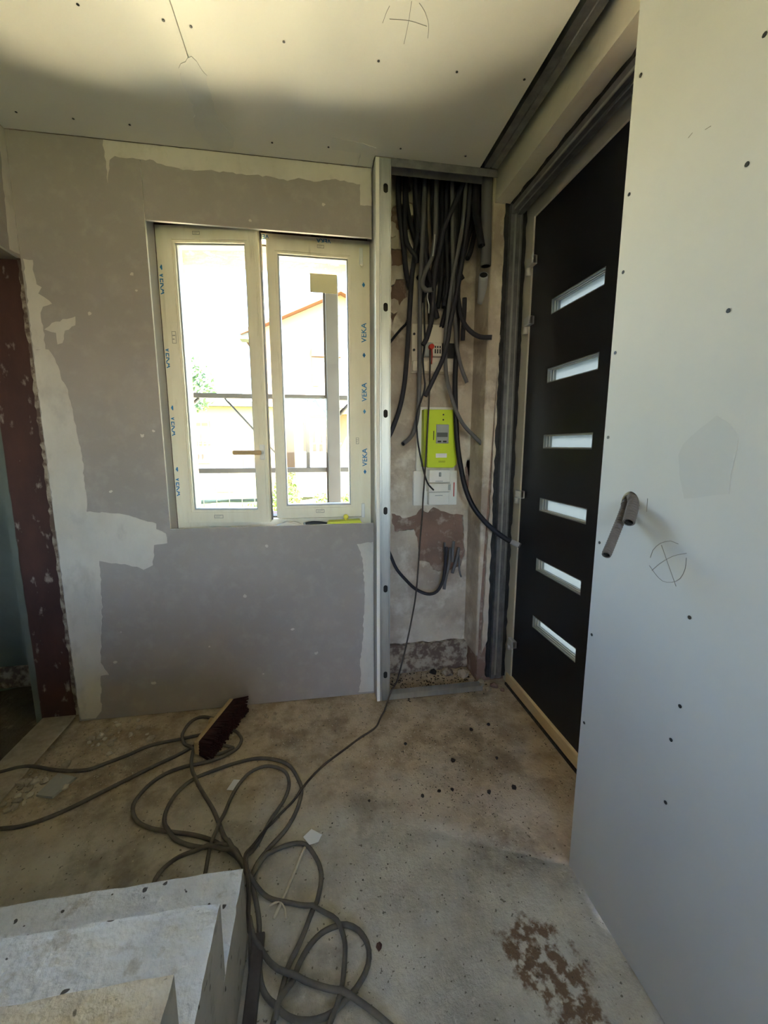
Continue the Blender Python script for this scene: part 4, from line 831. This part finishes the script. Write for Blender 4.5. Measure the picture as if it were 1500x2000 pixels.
for k, (x, y, r) in enumerate(((.78, 2.03, .034), (.70, 2.07, .03), (.84, 1.93, .03), (.90, 1.90, .022), (.62, 2.08, .022), (.86, 1.88, .018), (.93, 1.86, .016), (.80, 1.96, .02))):
    lb = ['large broken plaster lump in the niche corner', 'rounded lump in the niche against its back wall', 'broken lump at the foot of the plaster strip', 'red-brown lump beside the foot of the dark post', 'dark lump on the niche floor, nearest the stud', 'small lump in front of the floor track end', 'small lump touching the timber threshold', 'lump wedged between two larger ones in the niche'][k]
    rubble_piece(x, y, r, ('rubble', 'chipped', 'rubble', 'brick', 'crumb', 'rubble', 'brick', 'rubble')[k], lb, 'lumps in the niche corner', 'rubble lump', 'rubble_lump', .7)
for k, (x, y, r) in enumerate(((.60, 1.265, .011), (.52, 1.435, .010), (.70, 1.27, .008), (.355, 1.29, .007), (.16, 1.30, .006), (.47, 1.30, .007), (.66, 1.60, .008), (.35, 1.56, .008), (.75, 1.62, .010), (.42, 1.30, .006), (.70, 1.42, .007), (.13, .86, .008))):
    lb = ['largest black crumb on the floor in front of the door', 'black crumb on the floor level with the door threshold middle', 'black crumb close to the lining board edge', 'black crumb pair piece in mid floor', 'lone black crumb beside the cable run', 'black crumb among pale grit in mid floor', 'black crumb midway to the threshold', 'black crumb nearest the niche track', 'black crumb touching the timber threshold shadow', 'black crumb beside the pale grit', 'black crumb between threshold and lining board', 'brown lump inside the cable loop by the stairs'][k]
    rubble_piece(x, y, r, 'crumb' if k < 11 else 'brown_paint', lb, 'crumbs in front of the door', 'crumb', 'floor_crumb', .7)
def litter(name, n, fn, m, rng, label):
    bm = bmesh.new()
    for k in range(n):
        x, y, z = fn(k); r = rng(); a = rr.uniform(0, 6.3)
        vs_ = [bm.verts.new((x + r * rr.uniform(.6, 1.2) * math.cos(a + q * 2.09), y + r * rr.uniform(.6, 1.2) * math.sin(a + q * 2.09), z + .0005)) for q in range(3)]; tp = bm.verts.new((x, y, z + r * rr.uniform(.5, 1.0)))
        for q in range(3): bm.faces.new((vs_[q], vs_[(q + 1) % 3], tp))
        bm.faces.new(vs_)
    o = from_bm(name, bm, MT[m]); tag(o, label, 'debris', None, 'stuff'); return o
def spread(k):
    while True:
        x, y = rr.uniform(-1.1, .95), 1.93 - abs(rr.gauss(0, .45))
        if y > .3 and not (x > .70 and y < 1.0) and not (y < .95 and x < -.17): return x, y, 0
litter('pale_grit', 1500, spread, 'cob', lambda: rr.uniform(.001, .0042), 'fine pale plaster grit strewn over the floor')
litter('rubble_dust', 500, lambda k: (max(-1.12, -.98 + rr.gauss(0, .12)), min(1.93, 1.66 + rr.gauss(0, .13)), 0), 'rubble', lambda: rr.uniform(.002, .006), 'crumbled plaster bits around the rubble by the doorway')
litter('black_grit', 800, lambda k: (min(.94, max(-.1, .5 + rr.gauss(0, .22))), min(1.86, max(1.02, 1.45 + rr.gauss(0, .22))), 0), 'crumb', lambda: rr.uniform(.001, .004), 'fine black grit scattered in front of the door')
litter('niche_dust', 420, lambda k: (rr.uniform(.36, .88), min(2.1, 2.0 + rr.gauss(0, .06)), 0), 'crumb', lambda: rr.uniform(.002, .007), 'dark grit lying in the niche behind the floor track')
# ---------------------------------------------------------------- tools on the window ledge
tr = empty('plastering_tray', (.13, 1.99, .868)); tag(tr, 'yellow-green plastic tool with a knob lying on the window ledge', 'tool')
prism('blade', [[(.03, .872), (.06, .898), (.21, .902), (.225, .872)]], 'y', 1.968, 2.02, MT['lime'], tr)
bm = bmesh.new(); bmesh.ops.create_uvsphere(bm, u_segments=14, v_segments=10, radius=.013, matrix=Matrix.Translation((.142, 1.99, .917))); kn = from_bm('knob', bm, MT['yellow'], tr, True)
tube('knob_neck', [(.142, 1.99, .9), (.142, 1.99, .912)], .006, MT['yellow'], kn, sides=10)
bt = empty('black_tool', (-.01, 1.985, .868)); tag(bt, 'black tool handle lying between the pale tub and the yellow-green tool', 'tool')
tube('grip', [(-.055, 1.985, .886), (-.02, 1.985, .892), (.02, 1.985, .890), (.05, 1.985, .884)], .0095, MT['black_plastic'], bt, sides=10)
tube('collar', [(-.06, 1.985, .885), (-.05, 1.985, .887)], .011, MT['grey_plastic'], bt, sides=10)
tb = empty('plastic_tub', (-.12, 1.99, .868)); tag(tb, 'pale crumpled plastic lying on the ledge beside the open leaf', 'plastic')
bm = bmesh.new(); bmesh.ops.create_grid(bm, x_segments=20, y_segments=10, size=1)
for v in bm.verts:
    u, w = v.co.x, v.co.y; h = max(0, (1 - u * u)) * max(0, 1 - w * w) ** .5
    v.co = Vector((-.13 + .075 * u, 1.995 + .026 * w, .870 + .03 * h + .010 * noise.noise(Vector((u * 3, w * 3, 2))) * (h > .05)))
from_bm('crumpled_sheet', bm, MT['white_plastic'], tb, True)
# ================================================================ OUTSIDE
gz = -1.2
structure(slab_floor('ground', -45, 45, -25, 70, 1.2, .25, MT['ground'], ztop=gz, thick=1.0))
structure(slab_floor('bounce_slab', -9, 8, 2.41, 10.5, .6, .03, MT['bounce_slab'], ztop=gz + .2, thick=.5))  # unseen pale slab added to bounce sunlight onto the ceiling
structure(box('foundation_wall', -3.0, 1.10, 2.02, 2.40, gz - .5, -.11, MT['house_white']))
porch = empty('porch', (-.3, 3.0, gz)); tag(porch, 'porch roof with grey timber posts and rails outside the window', 'porch')
box('soffit', -3.0, 2.6, 2.41, 3.86, 2.86, 2.92, MT['soffit'], porch)
box('front_beam', -3.0, .10, 3.66, 3.78, 2.69, 2.86, MT['soffit'], porch); box('front_beam', .24, 2.6, 3.66, 3.78, 2.69, 2.86, MT['soffit'], porch)
box('ceiling_joist', -3.0, 2.6, 2.9, 2.98, 2.80, 2.86, MT['soffit'], porch)
box('post', .118, .222, 3.66, 3.76, gz, 2.86, MT['porch_post'], porch, bevel=.006); box('post_flange', .100, .118, 3.69, 3.73, gz, 2.86, MT['porch_post'], porch)
box('post', -1.95, -1.85, 3.66, 3.76, gz, 2.86, MT['porch_post'], porch, bevel=.006); box('post', 2.3, 2.4, 3.66, 3.76, gz, 2.86, MT['porch_post'], porch, bevel=.006)
for a, b in ((-1.85, .10), (.222, 2.3)):
    box('rail', a, b, 3.69, 3.73, 1.640, 1.680, MT['porch_post'], porch, bevel=.004); box('rail', a, b, 3.69, 3.73, 1.025, 1.067, MT['porch_post'], porch, bevel=.004)
box('upright', -.072, -.040, 3.695, 3.725, 1.067, 1.640, MT['porch_post'], porch)
def brace(p, q, r=.014): tube('brace', [p, q], r, MT['porch_post'], porch, sides=6, step=1)
brace((.005, 3.71, 1.64), (.12, 3.71, 1.50), .02); brace((.34, 3.71, 1.64), (.22, 3.71, 1.52), .02)
brace((-.72, 3.71, 1.64), (-.30, 3.71, 1.16), .009); brace((-.92, 3.71, 1.64), (-1.2, 3.71, 1.38), .012)
# peach house with gable
hs = empty('gabled_house', (1.45, 25, gz)); tag(hs, 'sunlit peach house with a terracotta gable roof', 'house')
xr, zr, xe0, xe1, ze, yf, yb = 1.45, 8.55, -2.55, 5.45, 6.75, 22.0, 32.0
V = [(xe0, yf, gz), (xe1, yf, gz), (xe1, yf, ze), (xr, yf, zr), (xe0, yf, ze)]; V += [(x, yb, z) for x, y, z in V]
mesh('wall', V, [(0, 1, 2, 3, 4), (9, 8, 7, 6, 5), (0, 4, 9, 5), (1, 6, 7, 2), (0, 5, 6, 1), (4, 3, 8, 9), (3, 2, 7, 8)], MT['house_peach'], hs)
for s in (-1, 1):
    xe = xr + s * 4.75; zz = zr - (zr - ze) / 4.0 * 4.75
    V = [(xr, yf - .45, zr + .02), (xe, yf - .45, zz + .02), (xe, yf - .45, zz + .2), (xr, yf - .45, zr + .2)]; V += [(x, yb, z) for x, y, z in V]
    mesh('roof', V, [(0, 1, 2, 3), (7, 6, 5, 4), (0, 4, 5, 1), (1, 5, 6, 2), (2, 6, 7, 3), (3, 7, 4, 0)], MT['roof_tile'], hs)
box('gutter', -3.4, -2.55, 21.7, 22.4, 6.25, 6.55, MT['gutter'], hs); box('chimney', 1.6, 2.1, 24, 24.5, 8.3, 9.2, MT['house_white'], hs)
def house_window(parent, x0, x1, z0, z1, y, pm, fm='house_white', bars=0):
    w = box('window', x0, x1, y - .06, y, z0, z1, MT[fm], parent); box('pane', x0 + .07, x1 - .07, y - .075, y - .055, z0 + .07, z1 - .07, MT[pm], w)
    for b in range(bars): xx = x0 + (x1 - x0) * (b + 1) / (bars + 1); box('muntin', xx - .02, xx + .02, y - .09, y - .07, z0 + .07, z1 - .07, MT[fm], w)
house_window(hs, 1.05, 1.40, 7.6, 8.0, yf, 'house_glass', 'house_white'); house_window(hs, 0.0, 1.4, 4.2, 5.55, yf, 'house_white', 'house_white'); box('shutter_box', -.02, 1.42, yf - .18, yf, 5.6, 6.02, MT['shutter'], hs)
po = empty('entrance_porch', (.5, 21, gz)); tag(po, 'small gabled entrance porch with wooden door on the peach house', 'porch')
for x in (-.72, 1.75): box('pillar', x - .2, x + .2, 20.2, 20.6, gz, 2.75, MT['house_cream'], po)
box('beam', -1.05, 2.1, 20.1, 20.6, 2.70, 2.98, MT['house_cream'], po)
V = [(-1.25, 20.0, 2.98), (2.3, 20.0, 2.98), (.52, 20.0, 4.05)]; V += [(x, 22, z) for x, y, z in V]; mesh('roof', V, [(0, 1, 2), (5, 4, 3), (0, 3, 4, 1), (1, 4, 5, 2), (2, 5, 3, 0)], MT['house_white'], po)
dr = box('wooden_door', -.25, .95, 21.6, 21.99, .2, 2.6, MT['door_wood'], po)
for x in (.05, .4): box('door_pane', x, x + .28, 21.55, 21.62, 1.3, 2.3, MT['house_glass'], dr)
box('parapet', -.72, 1.75, 20.3, 20.45, gz, .95, MT['house_white'], po); 
for k in range(5): box('picket', -.2 + k * .3, -.08 + k * .3, 20.3, 20.36, .95, 1.75 if k % 2 else 1.6, MT['house_white'], po)
box('picket_rail', -.3, 1.3, 20.36, 20.4, 1.3, 1.36, MT['house_white'], po)
an = empty('cream_house', (-4, 21, gz)); tag(an, 'low cream house with a flat roof beside the peach house', 'house')
box('wall', -7.5, -1.45, 20.0, 21.3, gz, 2.95, MT['house_cream'], an); box('flat_roof', -7.8, -1.35, 19.6, 21.4, 2.95, 3.16, MT['gutter'], an)
house_window(an, -5.6, -4.6, 1.3, 2.3, 20.0, 'door_wood', 'house_cream', 2); house_window(an, -5.3, -4.65, .45, .92, 20.0, 'shutter', 'house_cream'); house_window(an, -4.5, -3.7, -.85, -.12, 20.0, 'shutter', 'house_white', 0); house_window(an, -3.2, -2.2, .2, .75, 20.0, 'shutter', 'house_cream')
for k in range(6): box('balcony_bar', -5.6 + k * .18, -5.57 + k * .18, 19.7, 19.74, 1.2, 1.9, MT['house_white'], an)
# plants
def plant(name, c, rad, n, leaf, m, label, cat, trunk=None, seed=0):
    t = empty(name, (c[0], c[1], gz)); tag(t, label, cat); rp = random.Random(seed); V = []; F = []
    for k in range(n):
        d = Vector((rp.gauss(0, 1), rp.gauss(0, 1), rp.gauss(0, 1))).normalized() * (rp.random() ** .33)
        if noise.noise(d * 2.2 + Vector((seed, 0, 0))) < -.18: continue
        p = Vector(c) + Vector((d.x * rad[0], d.y * rad[1], d.z * rad[2])); u = Vector((rp.gauss(0, 1), rp.gauss(0, 1), rp.gauss(0, 1))).normalized(); w = u.orthogonal().normalized(); s = leaf * rp.uniform(.6, 1.3); b = len(V)
        V += [p - u * s, p + w * s * .5, p + u * s, p - w * s * .5]; F.append((b, b + 1, b + 2, b + 3))
    mesh('foliage', V, F, MT[m], t)['kind'] = 'stuff'
    for q in range(3):
        tube('stem', [(c[0] + .1 * q - .1, c[1], gz - .05), (c[0] + .12 * (q - 1), c[1], (gz + c[2]) / 2), (c[0] + rad[0] * .4 * (q - 1), c[1], c[2])], trunk or .02, MT['bark'], t, sides=6, step=.3)
plant('garden_tree', (-3.9, 14, 3.05), (.95, .9, .95), 1500, .09, 'leaf_dark', 'leafy tree beside the cream house, seen through the open leaf', 'tree', .07, 1)
plant('garden_bush', (-.60, 9.0, .15), (.30, .4, .62), 1400, .05, 'leaf', 'tall bright green bush below the rails', 'bush', None, 2)
plant('garden_bush', (.18, 9.0, .02), (.27, .35, .24), 700, .045, 'leaf', 'low green bush beside the porch post, towards the tall bush', 'bush', None, 3)
plant('garden_bush', (.75, 9.0, .0), (.25, .35, .22), 600, .045, 'leaf', 'low green bush on the far side of the porch post', 'bush', None, 4)
plant('garden_bush', (-1.28, 9.5, -.25), (.40, .35, .25), 700, .045, 'leaf', 'low bush at the foot of the open leaf view', 'bush', None, 5)
# garden fence of the cream house
fc = empty('garden_fence', (-4.0, 16, gz)); tag(fc, 'thin metal garden fence in front of the cream house', 'fence')
for k in range(9): tube('fence_post', [(-5.4 + k * .45, 16, gz), (-5.4 + k * .45, 16, .35)], .02, MT['porch_post'], fc, sides=6, step=2)
for z in (.33, -.2): tube('fence_wire', [(-5.5, 16, z), (-1.7, 16, z)], .012, MT['porch_post'], fc, sides=6, step=5)
